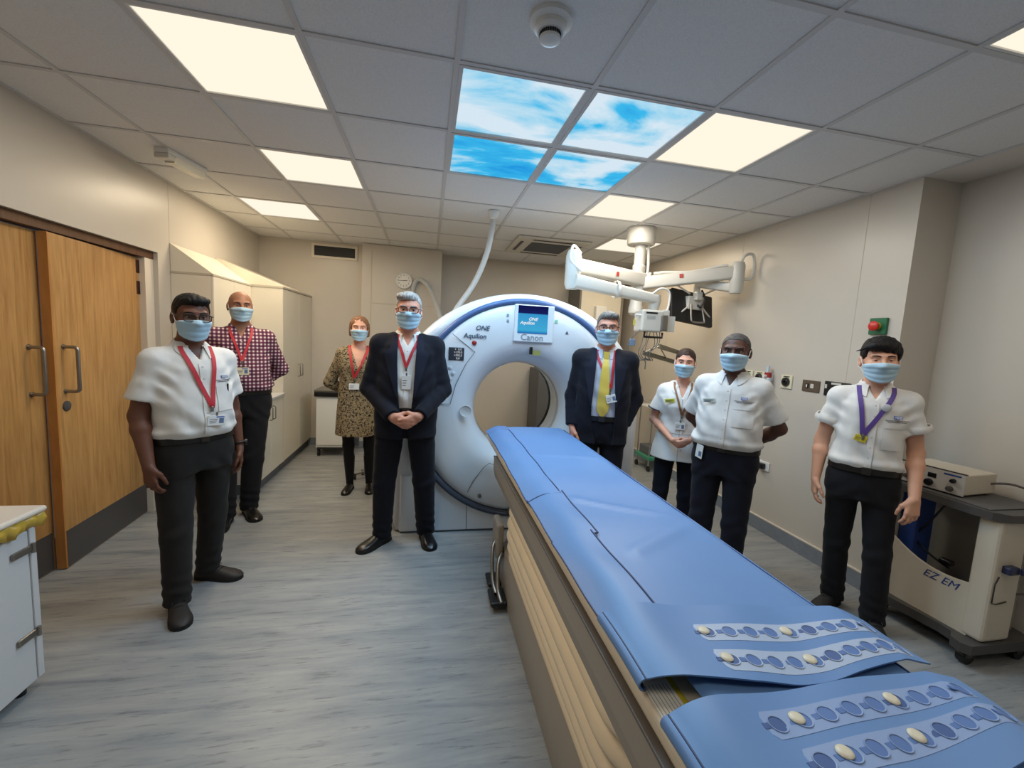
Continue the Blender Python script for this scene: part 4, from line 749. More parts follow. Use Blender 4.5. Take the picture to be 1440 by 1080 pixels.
# ------------------------------------------------------------------ people: implicit bodies turned into meshes
F32 = np.float32
def smin(a, b, k):
    if k <= 0: return np.minimum(a, b)
    h = np.clip(0.5+0.5*(b-a)/k, 0, 1); return b+(a-b)*h-k*h*(1-h)
class Field:
    def __init__(s, lo, hi, h):
        s.lo = np.array(lo, float); s.h = h; s.n = np.ceil((np.array(hi)-s.lo)/h).astype(int)+1
        s.F = np.full(s.n, 0.06, F32); s.ax = [(s.lo[i]+h*np.arange(s.n[i])).astype(F32) for i in range(3)]
    def win(s, lo, hi):
        a = np.clip(np.floor((np.array(lo)-s.lo)/s.h).astype(int), 0, s.n-1); b = np.clip(np.ceil((np.array(hi)-s.lo)/s.h).astype(int)+1, a+1, s.n)
        sl = tuple(slice(i, j) for i, j in zip(a, b))
        return sl, s.ax[0][sl[0]][:,None,None], s.ax[1][sl[1]][None,:,None], s.ax[2][sl[2]][None,None,:]
    def put(s, sl, d, k): s.F[sl] = smin(s.F[sl], d.astype(F32), k)
    def cone(s, a, b, ra, rb, k=0.02, clips=(), flat=None, pad=0.04):
        a = np.array(a, float); b = np.array(b, float); R = max(ra, rb)+pad
        sl, X, Y, Z = s.win(np.minimum(a, b)-R, np.maximum(a, b)+R)
        if X.size*Y.size*Z.size == 0: return
        ba = b-a; L2 = max(ba@ba, 1e-9); px, py, pz = X-a[0], Y-a[1], Z-a[2]
        t = np.clip((px*ba[0]+py*ba[1]+pz*ba[2])/L2, 0, 1); dx, dy, dz = px-t*ba[0], py-t*ba[1], pz-t*ba[2]
        q = dx*dx+dy*dy+dz*dz
        if flat is not None:      # (axis, factor): thinner along that axis
            ax, f = flat; c = dx*ax[0]+dy*ax[1]+dz*ax[2]; q = q+c*c*(1/f**2-1)
        d = np.sqrt(q)-(ra+(rb-ra)*t)
        for p, n in clips: d = np.maximum(d, (X-p[0])*n[0]+(Y-p[1])*n[1]+(Z-p[2])*n[2])
        s.put(sl, d, k)
    def torso(s, T, k=0.03, grow=0.0, z0=None, z1=None, p=2.35, fold=None):
        T = np.array(T, float); zz = s.ax[2]; f = lambda j: smooth_tab(T[:,0], T[:,j], zz).astype(F32)
        a, bf, bb, cy = f(1)+grow, f(2)+grow, f(3)+grow, f(4); z0 = T[0,0] if z0 is None else z0; z1 = T[-1,0] if z1 is None else z1
        X = s.ax[0][:,None,None]; Yc = s.ax[1][None,:,None]-cy[None,None,:]; Z = zz[None,None,:]
        b = np.where(Yc < 0, bf[None,None,:], bb[None,None,:])
        d = ((np.abs(X)/a)**p+(np.abs(Yc)/b)**p)**(1/p)-1; d = d*np.minimum(a[None,None,:], b)
        if fold is not None: d = d+fold(X, Yc, Z)
        d = np.maximum(d, np.maximum(Z-z1, z0-Z)); s.F = smin(s.F, d.astype(F32), k)
    def front(s, x, z, back=False):
        fx = (x-s.lo[0])/s.h; fz = (z-s.lo[2])/s.h; i = int(np.clip(fx, 0, s.n[0]-2)); k = int(np.clip(fz, 0, s.n[2]-2)); u, v = fx-i, fz-k
        c = s.F[i,:,k]*(1-u)*(1-v)+s.F[i+1,:,k]*u*(1-v)+s.F[i,:,k+1]*(1-u)*v+s.F[i+1,:,k+1]*u*v
        ins = np.nonzero(c < 0)[0]
        if len(ins) == 0: return None
        j = ins[0]
        if j == 0: return s.lo[1]
        t = c[j-1]/(c[j-1]-c[j]); return s.lo[1]+s.h*(j-1+t)
    def mesh(s, name, m, parent, smooth_it=1):
        F = s.F.copy(); F[0] = F[-1] = 0.05; F[:,0] = F[:,-1] = 0.05; F[:,:,0] = F[:,:,-1] = 0.05
        v, f = surface_nets(F, s.lo, s.h)
        if smooth_it: v = relax(v, f, smooth_it)
        return np_mesh(name, v, f, m, parent)
def smooth_tab(z, v, zz):
    d = np.linspace(z[0], z[-1], 240); w = np.interp(d, z, v); k = 11; ker = np.hanning(k+2)[1:-1]; ker /= ker.sum(); w = np.convolve(np.pad(w, k//2, mode='edge'), ker, 'valid'); return np.interp(zz, d, w)
CORN = np.array([(i,j,k) for i in (0,1) for j in (0,1) for k in (0,1)])
EDG = [(a, b) for a in range(8) for b in range(a+1, 8) if np.abs(CORN[a]-CORN[b]).sum() == 1]
def surface_nets(F, lo, h):
    S = F < 0; n = np.array(F.shape)
    cnt = np.zeros(n-1, np.int8)
    for c in CORN: cnt += S[c[0]:n[0]-1+c[0], c[1]:n[1]-1+c[1], c[2]:n[2]-1+c[2]]
    act = (cnt > 0) & (cnt < 8); ijk = np.argwhere(act); idx = np.full(n-1, -1, np.int32); idx[act] = np.arange(len(ijk))
    V = np.stack([F[ijk[:,0]+c[0], ijk[:,1]+c[1], ijk[:,2]+c[2]] for c in CORN], 1); pos = np.zeros((len(ijk), 3)); num = np.zeros(len(ijk))
    for a, b in EDG:
        m = (V[:,a] < 0) != (V[:,b] < 0); t = V[m,a]/(V[m,a]-V[m,b]); pos[m] += CORN[a]+t[:,None]*(CORN[b]-CORN[a]); num[m] += 1
    v = (ijk+pos/num[:,None])*h+lo; Q = []
    for ax in range(3):
        o1, o2 = [(1,2),(2,0),(0,1)][ax]
        A = np.take(S, range(0, n[ax]-1), ax); B = np.take(S, range(1, n[ax]), ax); e = np.argwhere(A != B); e = e[(e[:,o1] > 0) & (e[:,o2] > 0) & (e[:,o1] < n[o1]-1) & (e[:,o2] < n[o2]-1)]
        d1 = np.zeros(3, int); d1[o1] = 1; d2 = np.zeros(3, int); d2[o2] = 1; g = lambda q: idx[q[:,0], q[:,1], q[:,2]]
        q = np.stack([g(e-d1-d2), g(e-d2), g(e), g(e-d1)], 1); ins = S[e[:,0], e[:,1], e[:,2]]
        q[~ins] = q[~ins][:,::-1]; Q.append(q)
    return v, np.concatenate(Q)
def relax(v, f, it):
    for _ in range(it):
        acc = np.zeros_like(v); c = np.zeros(len(v))
        for a, b in ((0,1),(1,2),(2,3),(3,0)):
            for p, q in ((a,b),(b,a)):
                for j in range(3): acc[:,j] += np.bincount(f[:,p], v[f[:,q],j], len(v))
                c += np.bincount(f[:,p], minlength=len(v))
        v = v*0.5+0.5*acc/np.maximum(c, 1)[:,None]
    return v
def np_mesh(name, v, f, m, parent):
    me = bpy.data.meshes.new(name); me.vertices.add(len(v)); me.vertices.foreach_set('co', v.astype(F32).ravel()); me.loops.add(f.size); me.loops.foreach_set('vertex_index', f.astype(np.int32).ravel())
    me.polygons.add(len(f)); me.polygons.foreach_set('loop_start', np.arange(0, f.size, 4, dtype=np.int32)); me.update(calc_edges=True); me.validate()
    me.polygons.foreach_set('use_smooth', np.ones(len(me.polygons), bool)); me.materials.append(m)
    o = bpy.data.objects.new(name, me); COL.objects.link(o); o.parent = parent; return o

# ---- head, in its own frame: face towards -y, origin mid skull, metres for a 0.235 m head
def ellf(x, y, z, c, r): 
    a = np.sqrt(((x-c[0])/r[0])**2+((y-c[1])/r[1])**2+((z-c[2])/r[2])**2); return (a-1)*min(r)
def capf(x, y, z, a, b, ra, rb):
    a = np.array(a, float); b = np.array(b, float); ba = b-a; t = np.clip(((x-a[0])*ba[0]+(y-a[1])*ba[1]+(z-a[2])*ba[2])/(ba@ba), 0, 1)
    return np.sqrt((x-a[0]-t*ba[0])**2+(y-a[1]-t*ba[1])**2+(z-a[2]-t*ba[2])**2)-(ra+(rb-ra)*t)
def headf(x, y, z, ears=True, wide=1.0):
    x = x/wide
    d = ellf(x, y, z, (0,0.014,0.034), (0.075,0.096,0.083)); d = smin(d, ellf(x, y, z, (0,-0.026,-0.03), (0.062,0.066,0.086)), 0.03)
    d = smin(d, ellf(x, y, z, (0,-0.034,-0.076), (0.05,0.052,0.042)), 0.025)
    ax = np.abs(x)
    d = smin(d, ellf(ax, y, z, (0.042,-0.06,-0.022), (0.024,0.028,0.024)), 0.02)
    d = smin(d, capf(ax, y, z, (0.008,-0.088,0.026), (0.045,-0.076,0.026), 0.010, 0.009), 0.016)
    d = -smin(-d, ellf(ax, y, z, (0.031,-0.108,0.004), (0.019,0.022,0.013)), 0.012)
    d = smin(d, capf(x, y, z, (0,-0.092,0.012), (0,-0.112,-0.028), 0.008, 0.012), 0.010)
    d = smin(d, ellf(ax, y, z, (0.011,-0.103,-0.031), (0.009,0.012,0.008)), 0.006)
    if ears:
        e = ellf(ax, y-0.35*(ax-0.078), z-0.1*(y-0.01), (0.079,0.016,-0.006), (0.010,0.021,0.033)); e = -smin(-e, ellf(ax, y, z, (0.092,0.010,-0.002), (0.012,0.012,0.018)), 0.006); d = smin(d, e, 0.008)
    return d
def cast(x, z, y0=-0.16, y1=0.0, wide=1.0):
    ys_ = np.linspace(y0, y1, 200); d = headf(x, ys_, z, False, wide); i = np.argmax(d < 0); return ys_[i] if d[i] < 0 else None
def radial(phi, z, wide, c=(0,0)):
    r = np.linspace(0.02, 0.16, 240); d = headf(np.sin(phi)*r+c[0], -np.cos(phi)*r+c[1], np.full_like(r, z), False, wide); ins = np.nonzero(d < 0)[0]; return r[ins[-1]] if len(ins) else 0.02
def face_mask(parent, Mh, wide, col, droop=0.0):
    nphi, nz = 27, 19; R = np.zeros((nz, nphi)); Zz = np.zeros((nz, nphi)); ph = np.linspace(-1, 1, nphi)*math.radians(63)
    for j, p in enumerate(ph):
        s = abs(p)/math.radians(63); zt = -0.010-0.012*s-droop; zb = -0.120+0.034*s**1.5
        for i in range(nz):
            z = zt+(zb-zt)*i/(nz-1); Zz[i,j] = z; R[i,j] = radial(p, max(z, -0.095), wide)-0.16*max(0, -0.100-z)
    B = R.copy()
    for _ in range(26):
        Q = np.pad(B, 1, mode='edge'); B = (Q[1:-1,:-2]+Q[1:-1,2:]+Q[:-2,1:-1]+Q[2:,1:-1]+2*B)/6; B = np.maximum(B, R-0.002)
    rows = []
    for i in range(nz):
        v = i/(nz-1); pl = 0.0055*abs(math.sin(v*PI*3.5))**0.7*math.sin(v*PI)**0.5; row = []
        for j, p in enumerate(ph): r = B[i,j]+0.004+pl*(1-(abs(p)/1.1)**2*0.6); row.append(Mh@Vector((math.sin(p)*r, -math.cos(p)*r, Zz[i,j])))
        rows.append(row)
    mk = P('face_mask', MB().sheet(rows[::-1], 0.002), col, parent, 3.2)
    P('nose_strip', MB().tube([rows[0][j]+(rows[0][j]-rows[3][j])*0.02 for j in range(3, nphi-3)], 0.0022, 6), mat('mask_edge', (206,222,232), 0.7), mk, 3.2)
    lo = MB()
    for s, j in ((-1, 0), (1, nphi-1)):
        e1 = Mh@Vector((s*0.083*wide,0.022,0.020)); e2 = Mh@Vector((s*0.083*wide,0.026,-0.036)); lo.tube([rows[1][j], Mh@Vector((s*0.081*wide,-0.01,0.012)), e1], 0.0016, 6); lo.tube([rows[-3][j], Mh@Vector((s*0.079*wide,-0.008,-0.038)), e2], 0.0016, 6); lo.tube([e1, Mh@Vector((s*0.087*wide,0.038,-0.005)), e2], 0.0016, 6)
    P('ear_loop', lo, mat('loop_white', (224,228,230), 0.7), mk)
def eyes(parent, Mh, wide, hairm, skinm, hs, squint=0.0):
    wh = mat('eye_white', (206,200,194), 0.25); ir = mat('iris_dark', (44,32,26), 0.2)
    for s in (-1, 1):
        x, z = s*0.031*wide, 0.004; y = cast(x, z, wide=wide); c = Vector((x, y+0.0085, z)); r = 0.0125
        def cap(t0, t1, rad, n=8, m=16, axis=None):
            return [[Mh@(c+Vector((rad*math.sin(a)*math.cos(b), -rad*math.cos(a), rad*math.sin(a)*math.sin(b)))) for b in np.linspace(0, 2*PI, m, endpoint=False)] for a in np.linspace(t0, t1, n)]
        e = P('eye', MB().grid(cap(0.02, 1.7, r), closev=True), wh, parent, 3.2); P('iris', MB().grid(cap(0.001, 0.46, r+0.0006, 5), closev=True), ir, e, 3.2)
        for up in (1, -1):
            z0 = 0.0030-squint if up > 0 else 0.0042-squint; g = []
            for a in np.linspace(-1.25, 1.25, 13):
                row = []
                for b in np.linspace(0, 1, 6):
                    el = up*(math.asin(min(0.9, z0/r*math.cos(a*0.9)+0.02))+b*0.95); rr_ = r+0.0014; row.append(Mh@(c+Vector((rr_*math.sin(a)*math.cos(el)*1.05, -rr_*math.cos(a)*math.cos(el), rr_*math.sin(el)))))
                g.append(row)
            P('eyelid', MB().sheet(g if up < 0 else g[::-1], 0.0012), skinm, parent, 3.2)
        pts = []
        for u in np.linspace(0, 1, 7):
            bx = s*(0.013+0.036*u)*wide; bzz = 0.0235+0.006*math.sin(u*PI*0.75)-0.002*u; by = cast(bx, bzz, wide=wide); pts.append(Mh@Vector((bx, (by if by else -0.07)-0.001, bzz)))
        P('eyebrow', MB().tube(pts, [0.0022,0.0034,0.0038,0.0036,0.003,0.0024,0.0012], 6), hairm, parent, 3.2)
def glasses(parent, Mh, wide, m, lens, w=0.0265, h=0.0185, th=0.0022):
    yv = cast(0.0, 0.006, wide=wide)-0.008; g = thing_part('glasses', parent); fr = MB()
    for s in (-1, 1):
        ring = []
        for k in range(28):
            a = 2*PI*k/28; cx = abs(math.cos(a))**0.6*math.copysign(1, math.cos(a)); cz = abs(math.sin(a))**0.6*math.copysign(1, math.sin(a)); x = s*0.0335*wide+cx*w; ring.append(Vector((x, yv+0.10*max(0,abs(x)-0.02)*0.6, 0.0015+cz*h)))
        fr.tube([Mh@q for q in ring+[ring[0]]], th, 8, cap=False)
        P('lens', MB().add([Mh@q for q in ring], [tuple(range(28))]), lens, g)
        ex = s*(0.0335*wide+w); fr.tube([Mh@Vector((ex, yv+0.004, 0.008)), Mh@Vector((s*0.077*wide, yv+0.03, 0.010)), Mh@Vector((s*0.084*wide, 0.012, 0.012)), Mh@Vector((s*0.083*wide, 0.034, -0.008))], th*0.95, 6)
    fr.tube([Mh@Vector((-0.0335*wide+w-0.002, yv, 0.004)), Mh@Vector((0, yv-0.003, 0.007)), Mh@Vector((0.0335*wide-w+0.002, yv, 0.004))], th, 6)
    P('frame', fr, m, g, 3.2)
def thing_part(name, parent):
    o = bpy.data.objects.new(name, None); COL.objects.link(o); o.parent = parent; o.empty_display_size = 0.02; return o
def hair_mesh(parent, Mh, wide, kind, m):
    f = Field((-0.13,-0.14,-0.16), (0.13,0.17,0.17), 0.0045); X, Y, Z = f.ax[0][:,None,None], f.ax[1][None,:,None], f.ax[2][None,None,:]; X = X/wide
    q1 = np.sin(X*61+1.3)*np.sin(Y*47+0.4); strand = 0.0011*np.sin(X*240+Y*70+3*q1)+0.0009*np.sin(Y*170-X*90+Z*80+2*q1)+0.0012*q1; AX = np.abs(X)
    IP = lambda ys_, ls_: np.interp(Y, ys_, ls_)
    if kind in ('short', 'swept'):          # neat crop with side parting
        d = ellf(X, Y, Z, (0,0.016,0.040), (0.0805,0.102,0.0885))+strand; d = smin(d, ellf(X, Y, Z, (0.012 if kind == 'short' else -0.018,-0.05,0.088), (0.06,0.05,0.028))+strand, 0.02)
        line = IP([-0.12,-0.06,-0.03,0.0,0.03,0.10], [0.066,0.062,0.040,0.012,-0.022,-0.075])+0.35*np.maximum(0, AX-0.030)*(Y < -0.045); line = np.where((AX > 0.062) & (Y > -0.032) & (Y < -0.002), -0.006, line)
    elif kind == 'thick':        # heavy fringe swept over the forehead
        d = ellf(X, Y, Z, (0.004,0.012,0.048), (0.088,0.108,0.094))+1.4*strand; d = smin(d, ellf(X, Y, Z, (-0.02,-0.07,0.082), (0.06,0.04,0.028))+strand, 0.02); d = smin(d, capf(X, Y, Z, (-0.04,-0.085,0.078), (-0.118,-0.075,0.052), 0.014, 0.003), 0.015); line = np.where(Y < -0.03, 0.052-0.12*(X+0.02), np.where(Y < 0.03, 0.05-(Y+0.03)*1.0, -0.02-(Y-0.03)*0.9)); line = np.where((AX > 0.06) & (Y > -0.05) & (Y < 0.0), 0.004, line); line = np.where(X < -0.085, -0.2, line)
    elif kind == 'crop':         # very short receding
        d = ellf(X, Y, Z, (0,0.015,0.036), (0.0785,0.0995,0.0855))+0.4*strand; line = IP([-0.12,-0.06,-0.03,0.0,0.03,0.10], [0.078,0.072,0.044,0.014,-0.02,-0.07])
    elif kind == 'tied':         # pulled back, with a low bun
        d = ellf(X, Y, Z, (0,0.018,0.040), (0.080,0.100,0.087))+0.8*strand; d = smin(d, ellf(X, Y, Z, (0,0.125,0.0), (0.034,0.03,0.034))+strand, 0.02); line = IP([-0.12,-0.065,-0.04,0.0,0.03,0.10], [0.076,0.060,0.020,-0.004,-0.022,-0.06])-0.75*np.maximum(0, AX-0.022)*(Y < -0.05)
    elif kind == 'bob':          # jaw-length, tucked, fringe-less
        d = ellf(X, Y, Z, (0,0.022,0.034), (0.088,0.102,0.090))+1.2*strand; d = smin(d, ellf(AX, Y, Z, (0.074,0.02,-0.035), (0.022,0.042,0.06))+strand, 0.03); d = smin(d, ellf(X, Y, Z, (0,0.07,-0.04), (0.072,0.05,0.06))+strand, 0.03); line = np.where(Y < -0.035, 0.060-1.0*np.maximum(0, AX-0.028), np.where(Y < 0.0, 0.05-(Y+0.035)*1.6, -0.09)); line = np.where((AX > 0.068) & (Y > -0.05), -0.075, line)
    cut = line-Z+0.003*np.sin(X*170+Y*110)+0.002*np.sin(X*310-Y*200); d = -smin(-d, -cut.astype(F32)*0.8, 0.008)
    d = d+0.0*X; f.F = (d*np.ones_like(f.F)).astype(F32); sc = f.mesh('hair', m, parent, 2); sc.data.transform(Mh@Matrix.Diagonal((wide,1,1,1)) if False else Mh); return sc

# ---- hands
FING = ((0.0285,0.071,0.0088), (0.0095,0.079,0.0090), (-0.0095,0.073,0.0086), (-0.0275,0.057,0.0078))
def hand(f, w, d, n, thumb, curl=0.35, sc=1.0, spread=0.10, thumb_in=0.2):
    w = np.array(w, float); U = lambda v: np.array(v, float)/np.linalg.norm(v); d = U(d); s = U(np.array(thumb)-d*np.dot(thumb, d)); n = np.array(n, float); n = U(n-d*(n@d)-s*(n@s))
    for i, (off, L, r) in enumerate(FING):
        o = off*sc; b0 = w+d*0.012*sc+s*o*0.55; b1 = w+d*(0.090-0.006*abs(i-1))*sc+s*o; f.cone(b0, b1, 0.0165*sc, 0.0125*sc, 0.012, flat=(n, 0.95), pad=0.02)
        c = curl*(1+0.12*i); fan = spread*(1.2-0.8*i); p = b1; ang = c*0.45
        for q, fr in enumerate((0.46,0.30,0.24)):
            dr = U(np.cos(ang)*(d+s*fan*(1 if q == 0 else 0.6))+np.sin(ang)*n); e = p+dr*L*fr*sc; f.cone(p, e, r*(1-0.07*q)*sc, r*(0.95-0.07*q)*sc, 0.004 if q else 0.006, pad=0.012); p = e; ang += c*(1.0 if q == 0 else 0.8)
    t0 = w+d*0.018*sc+s*0.020*sc; t1 = t0+U(d*0.75+s*0.62+n*(0.15+thumb_in))*0.044*sc; t2 = t1+U(d*0.95+s*(0.30-0.5*thumb_in)+n*(0.2+thumb_in))*0.033*sc; t3 = t2+U(d+s*(0.1-0.6*thumb_in)+n*(0.25+thumb_in))*0.026*sc
    f.cone(t0, t1, 0.0165*sc, 0.0125*sc, 0.012, pad=0.02); f.cone(t1, t2, 0.0115*sc, 0.0098*sc, 0.005, pad=0.015); f.cone(t2, t3, 0.0098*sc, 0.0082*sc, 0.004, pad=0.015)

# ---- clothing details laid on the cloth surface
def cloth_patch(name, fld, xs_, zs_, m, parent, off=0.003, th=0.0015, fn=None):
    rows = []
    for x in xs_:
        row = []
        for z in zs_:
            xx, zz_ = fn(x, z) if fn else (x, z); y = fld.front(xx, zz_); row.append((xx, (y if y is not None else 0)-off, zz_))
        rows.append(row)
    return P(name, MB().sheet(rows[::-1], th), m, parent, 1.2)
def ribbon(name, fld, path, width, m, parent, off=0.004, th=0.0018):
    p = np.array(smooth_path(path, 26)); rows = []
    for i in range(len(p)):
        t_ = p[min(i+1, len(p)-1)]-p[max(i-1, 0)]; nrm = np.array([-t_[1], t_[0]])/max(1e-9, np.hypot(*t_)); row = []
        for q in (-1, 0, 1):
            x, z = p[i]+nrm*width/2*q; y = fld.front(x, z); row.append([x, y, z])
        ok = [r[1] for r in row if r[1] is not None]; y = min(ok) if ok else 0.0
        for r in row: r[1] = (y if r[1] is None else 0.5*r[1]+0.5*y)-off
        rows.append(row)
    Y = np.array([[r[1] for r in row] for row in rows])
    for _ in range(3): Yp = np.pad(Y, ((1,1),(0,0)), mode='edge'); Y = np.minimum(Y, (Yp[:-2]+Yp[2:]+Y)/3)
    for i, row in enumerate(rows):
        for j, r in enumerate(row): r[1] = Y[i,j]
    return P(name, MB().sheet(rows, th), m, parent, 1.2)
def min_front(fld, x0, x1, z0, z1):
    v = [fld.front(x, z) for x in np.linspace(x0, x1, 4) for z in np.linspace(z0, z1, 4)]; v = [q for q in v if q is not None]; return min(v) if v else 0.0
def badge(parent, fld, x, z, w, h, body=(228,228,226), roll=0.0, photo=True, off=0.006, band=None):
    y = min_front(fld, x-w/2, x+w/2, z-h/2, z+h/2)-off; b = P('name_badge', MB().rbox((-w/2,-0.0018,-h/2), (w/2,0.0018,h/2), 0.0012, 1), mat('badge_%d_%d_%d' % body, body, 0.3), parent); b.location = (x, y, z); b.rotation_euler = (0, roll, 0)
    ink = mat('badge_ink', (60,66,84), 0.6)
    if photo: P('photo', MB().box((w*0.14,-0.0024,-h*0.28), (w*0.40,-0.0019,h*0.22)), mat('badge_photo', (96,120,152), 0.5), b)
    for k in range(3): P('print_line', MB().box((-w*0.40,-0.0023,h*(0.10-0.17*k)), (w*(0.05-0.05*k),-0.0019,h*(0.15-0.17*k))), ink, b)
    if band: P('top_band', MB().box((-w*0.02,-0.0023,h*0.28), (w*0.42,-0.0019,h*0.40)), band, b)
    P('clip', MB().box((-0.005,-0.002,h/2-0.002), (0.005,0.001,h/2+0.018)), M['steel'], b); return b
def nhs_logo(parent, fld, x, z, w=0.036, m=None):
    nb = mat('logo_blue', (92,116,184), 0.6); y = min_front(fld, x-w/2, x+w/2, z-0.01, z+0.01)-0.0022
    lg = P('logo', MB().box((x-w/2,y-0.0006,z-w*0.21), (x+w/2,y+0.002,z+w*0.21)), nb, parent); text_mesh('logo_letters', 'NHS', w*0.42, mat('logo_white', (226,230,236), 0.6), lg, frame((x,y-0.0008,z), (1,0,0), (0,0,1)), shear=0.2, bold=0.0004, extrude=0.0003)
    ink = mat('thread_ink', (70,76,92), 0.7)
    for k, (wx, dz) in enumerate(((w*1.45,-0.018), (w*1.15,-0.026))):
        st = MB()
        for q in range(16):
            u = -1+2*(q+0.15)/16; x0 = x+u*wx; yy = fld.front(x0, z+dz); yy = (yy if yy else y)-0.002; st.box((x0,yy-0.0004,z+dz-0.0016), (x0+wx*0.085,yy+0.001,z+dz+0.0016))
        P('logo_words', st, ink, lg)
def collar(parent, fld, c, rx, ry, m, h=0.042, lean=0.016, gap=0.35, point=0.03, tilt=0.35, name='collar', wide_open=0.0):
    """c = neck centre at collar base; stand plus folded leaf, open at the throat"""
    rows_in, rows_top, leaf = [], [], []
    for a in np.linspace(-PI+gap, PI-gap, 37):      # a=0 is the back of the neck
        f = abs(a)/(PI-gap); dx, dy = math.sin(a), math.cos(a); zb = c[2]-tilt*ry*(1-dy)*0.5*1.0
        st = (c[0]+dx*rx, c[1]+dy*ry, zb); tp = (c[0]+dx*(rx-0.004), c[1]+dy*(ry-0.004), zb+h*(1-0.25*f)); pt = point*max(0, f-0.55)/0.45
        lo = (c[0]+dx*(rx+lean)+dx*wide_open*f, c[1]+dy*(ry+lean+0.008*f)-0.004*f, zb-0.006-pt); md = (c[0]+dx*(rx+lean*0.55), c[1]+dy*(ry+lean*0.6), zb+h*0.55*(1-0.3*f))
        def out(p, k_):
            if fld is None or p[1] > 0.03: return p
            y = fld.front(p[0], p[2]); return p if y is None else (p[0], min(p[1], y-k_), p[2])
        lo = out(lo, 0.007); md = out(md, 0.009)
        rows_in.append([st, tp, tuple((np.array(tp)+np.array(md))/2+np.array([dx,dy,0])*0.004), md, tuple((np.array(md)+np.array(lo))/2), lo])
    return P(name, MB().sheet(rows_in, 0.0025), m, parent, 1.0)
def shoe(parent, pos, yaw, m, sole_m, L=0.285, W=0.050, low=False, laces=True, name='shoe'):
    yh = 0.25*L; ts = np.array([0,0.03,0.10,0.22,0.36,0.50,0.64,0.78,0.89,0.96,1.0]); wd_ = np.interp(ts, [0,0.03,0.1,0.25,0.4,0.6,0.75,0.9,0.97,1], np.array([0.35,0.58,0.70,0.74,0.76,0.92,1.0,0.82,0.52,0.2])*W); ht = np.interp(ts, [0,0.05,0.2,0.34,0.5,0.65,0.8,0.93,1], [0.05,0.074,0.082,0.088,0.074,0.058,0.05,0.040,0.024])*(0.9 if low else 1.0)
    s = thing_part(name, parent); s.location = (pos[0], pos[1], 0); s.rotation_euler = (0,0,yaw); rings = []
    for t_, w_, h_ in zip(ts, wd_, ht):
        y = yh-t_*L; ring = []
        for k in range(15): a = PI*k/14; ring.append((w_*math.copysign(abs(math.cos(a))**0.7, math.cos(a)), y, 0.014+(h_-0.014)*abs(math.sin(a))**0.8))
        rings.append(ring)
    mb = MB().grid(rings); mb.add(rings[0], [tuple(range(15))]); mb.add(rings[-1], [tuple(range(15))]); P('upper', mb, m, s, 1.2)
    out = [(w_*1.06+0.001, yh-t_*L) for t_, w_ in zip(ts, wd_)]; poly = out+[(-x, y) for x, y in out[::-1]]; P('sole', MB().prism(poly, 'z', 0.0, 0.02), sole_m, s)
    if laces:
        lc = MB()
        for k in range(3):
            u = 0.42+0.07*k; z = np.interp(u, ts, ht)+0.001; w_ = 0.02; lc.tube([(-w_, yh-u*L, z-0.004), (0, yh-u*L, z+0.002), (w_, yh-u*L, z-0.004)], 0.0026, 6)
        lc.tube([(0,yh-0.42*L,0.084),(0.022,yh-0.45*L,0.086),(0.03,yh-0.5*L,0.076)], 0.0022, 6); lc.tube([(0,yh-0.42*L,0.084),(-0.022,yh-0.45*L,0.086),(-0.03,yh-0.5*L,0.076)], 0.0022, 6); P('laces', lc, M['black'], s)
    return s
# ------------------------------------------------------------------ cloth and skin materials
def hairmat(name, col, hi):
    m = mat(name, col, 0.62, spec=0.3); nt, N, L, b = nodes_of(m); mp = mapping(nt, (190,60,60)); n = N.new('ShaderNodeTexNoise'); n.inputs['Scale'].default_value = 1.0; n.inputs['Detail'].default_value = 4; n.inputs['Distortion'].default_value = 0.8; L.new(mp.outputs[0], n.inputs['Vector'])
    r = ramp(nt, [(0.35, tuple(int(v*0.62) for v in col)), (0.6, col), (0.75, hi)]); L.new(n.outputs['Fac'], r.inputs[0]); L.new(r.outputs[0], b.inputs['Base Color']); bp = N.new('ShaderNodeBump'); bp.inputs['Strength'].default_value = 0.6; bp.inputs['Distance'].default_value = 0.003; L.new(n.outputs['Fac'], bp.inputs['Height']); L.new(bp.outputs[0], b.inputs['Normal']); return m
def skin(name, col): 
    m = mat(name, col, 0.48, spec=0.35, bump=0.05, bscale=300, var=0.05, vscale=14); b = m.node_tree.nodes['Principled BSDF']; b.inputs['Subsurface Weight'].default_value = 0.08; b.inputs['Subsurface Radius'].default_value = (0.02,0.008,0.005); b.inputs['Subsurface Scale'].default_value = 0.3; return m
def cloth(name, col, rough=0.85, bump=0.3, bs=420, var=0.03):
    if name in MATS: return MATS[name]
    m = mat(name, col, rough, spec=0.2, bump=bump, bscale=bs, var=var, vscale=20, sheen=0.05); nt, N, L, b = nodes_of(m); mp = mapping(nt, (10,10,6), rot=(0.5,0.35,0.2)); n = N.new('ShaderNodeTexNoise'); n.inputs['Scale'].default_value = 1.0; n.inputs['Detail'].default_value = 1.0; n.inputs['Distortion'].default_value = 0.4; L.new(mp.outputs[0], n.inputs['Vector'])
    old = b.inputs['Normal'].links[0].from_node; bp = N.new('ShaderNodeBump'); bp.inputs['Strength'].default_value = 0.55; bp.inputs['Distance'].default_value = 0.02; L.new(n.outputs['Fac'], bp.inputs['Height']); L.new(bp.outputs[0], old.inputs['Normal']); return m
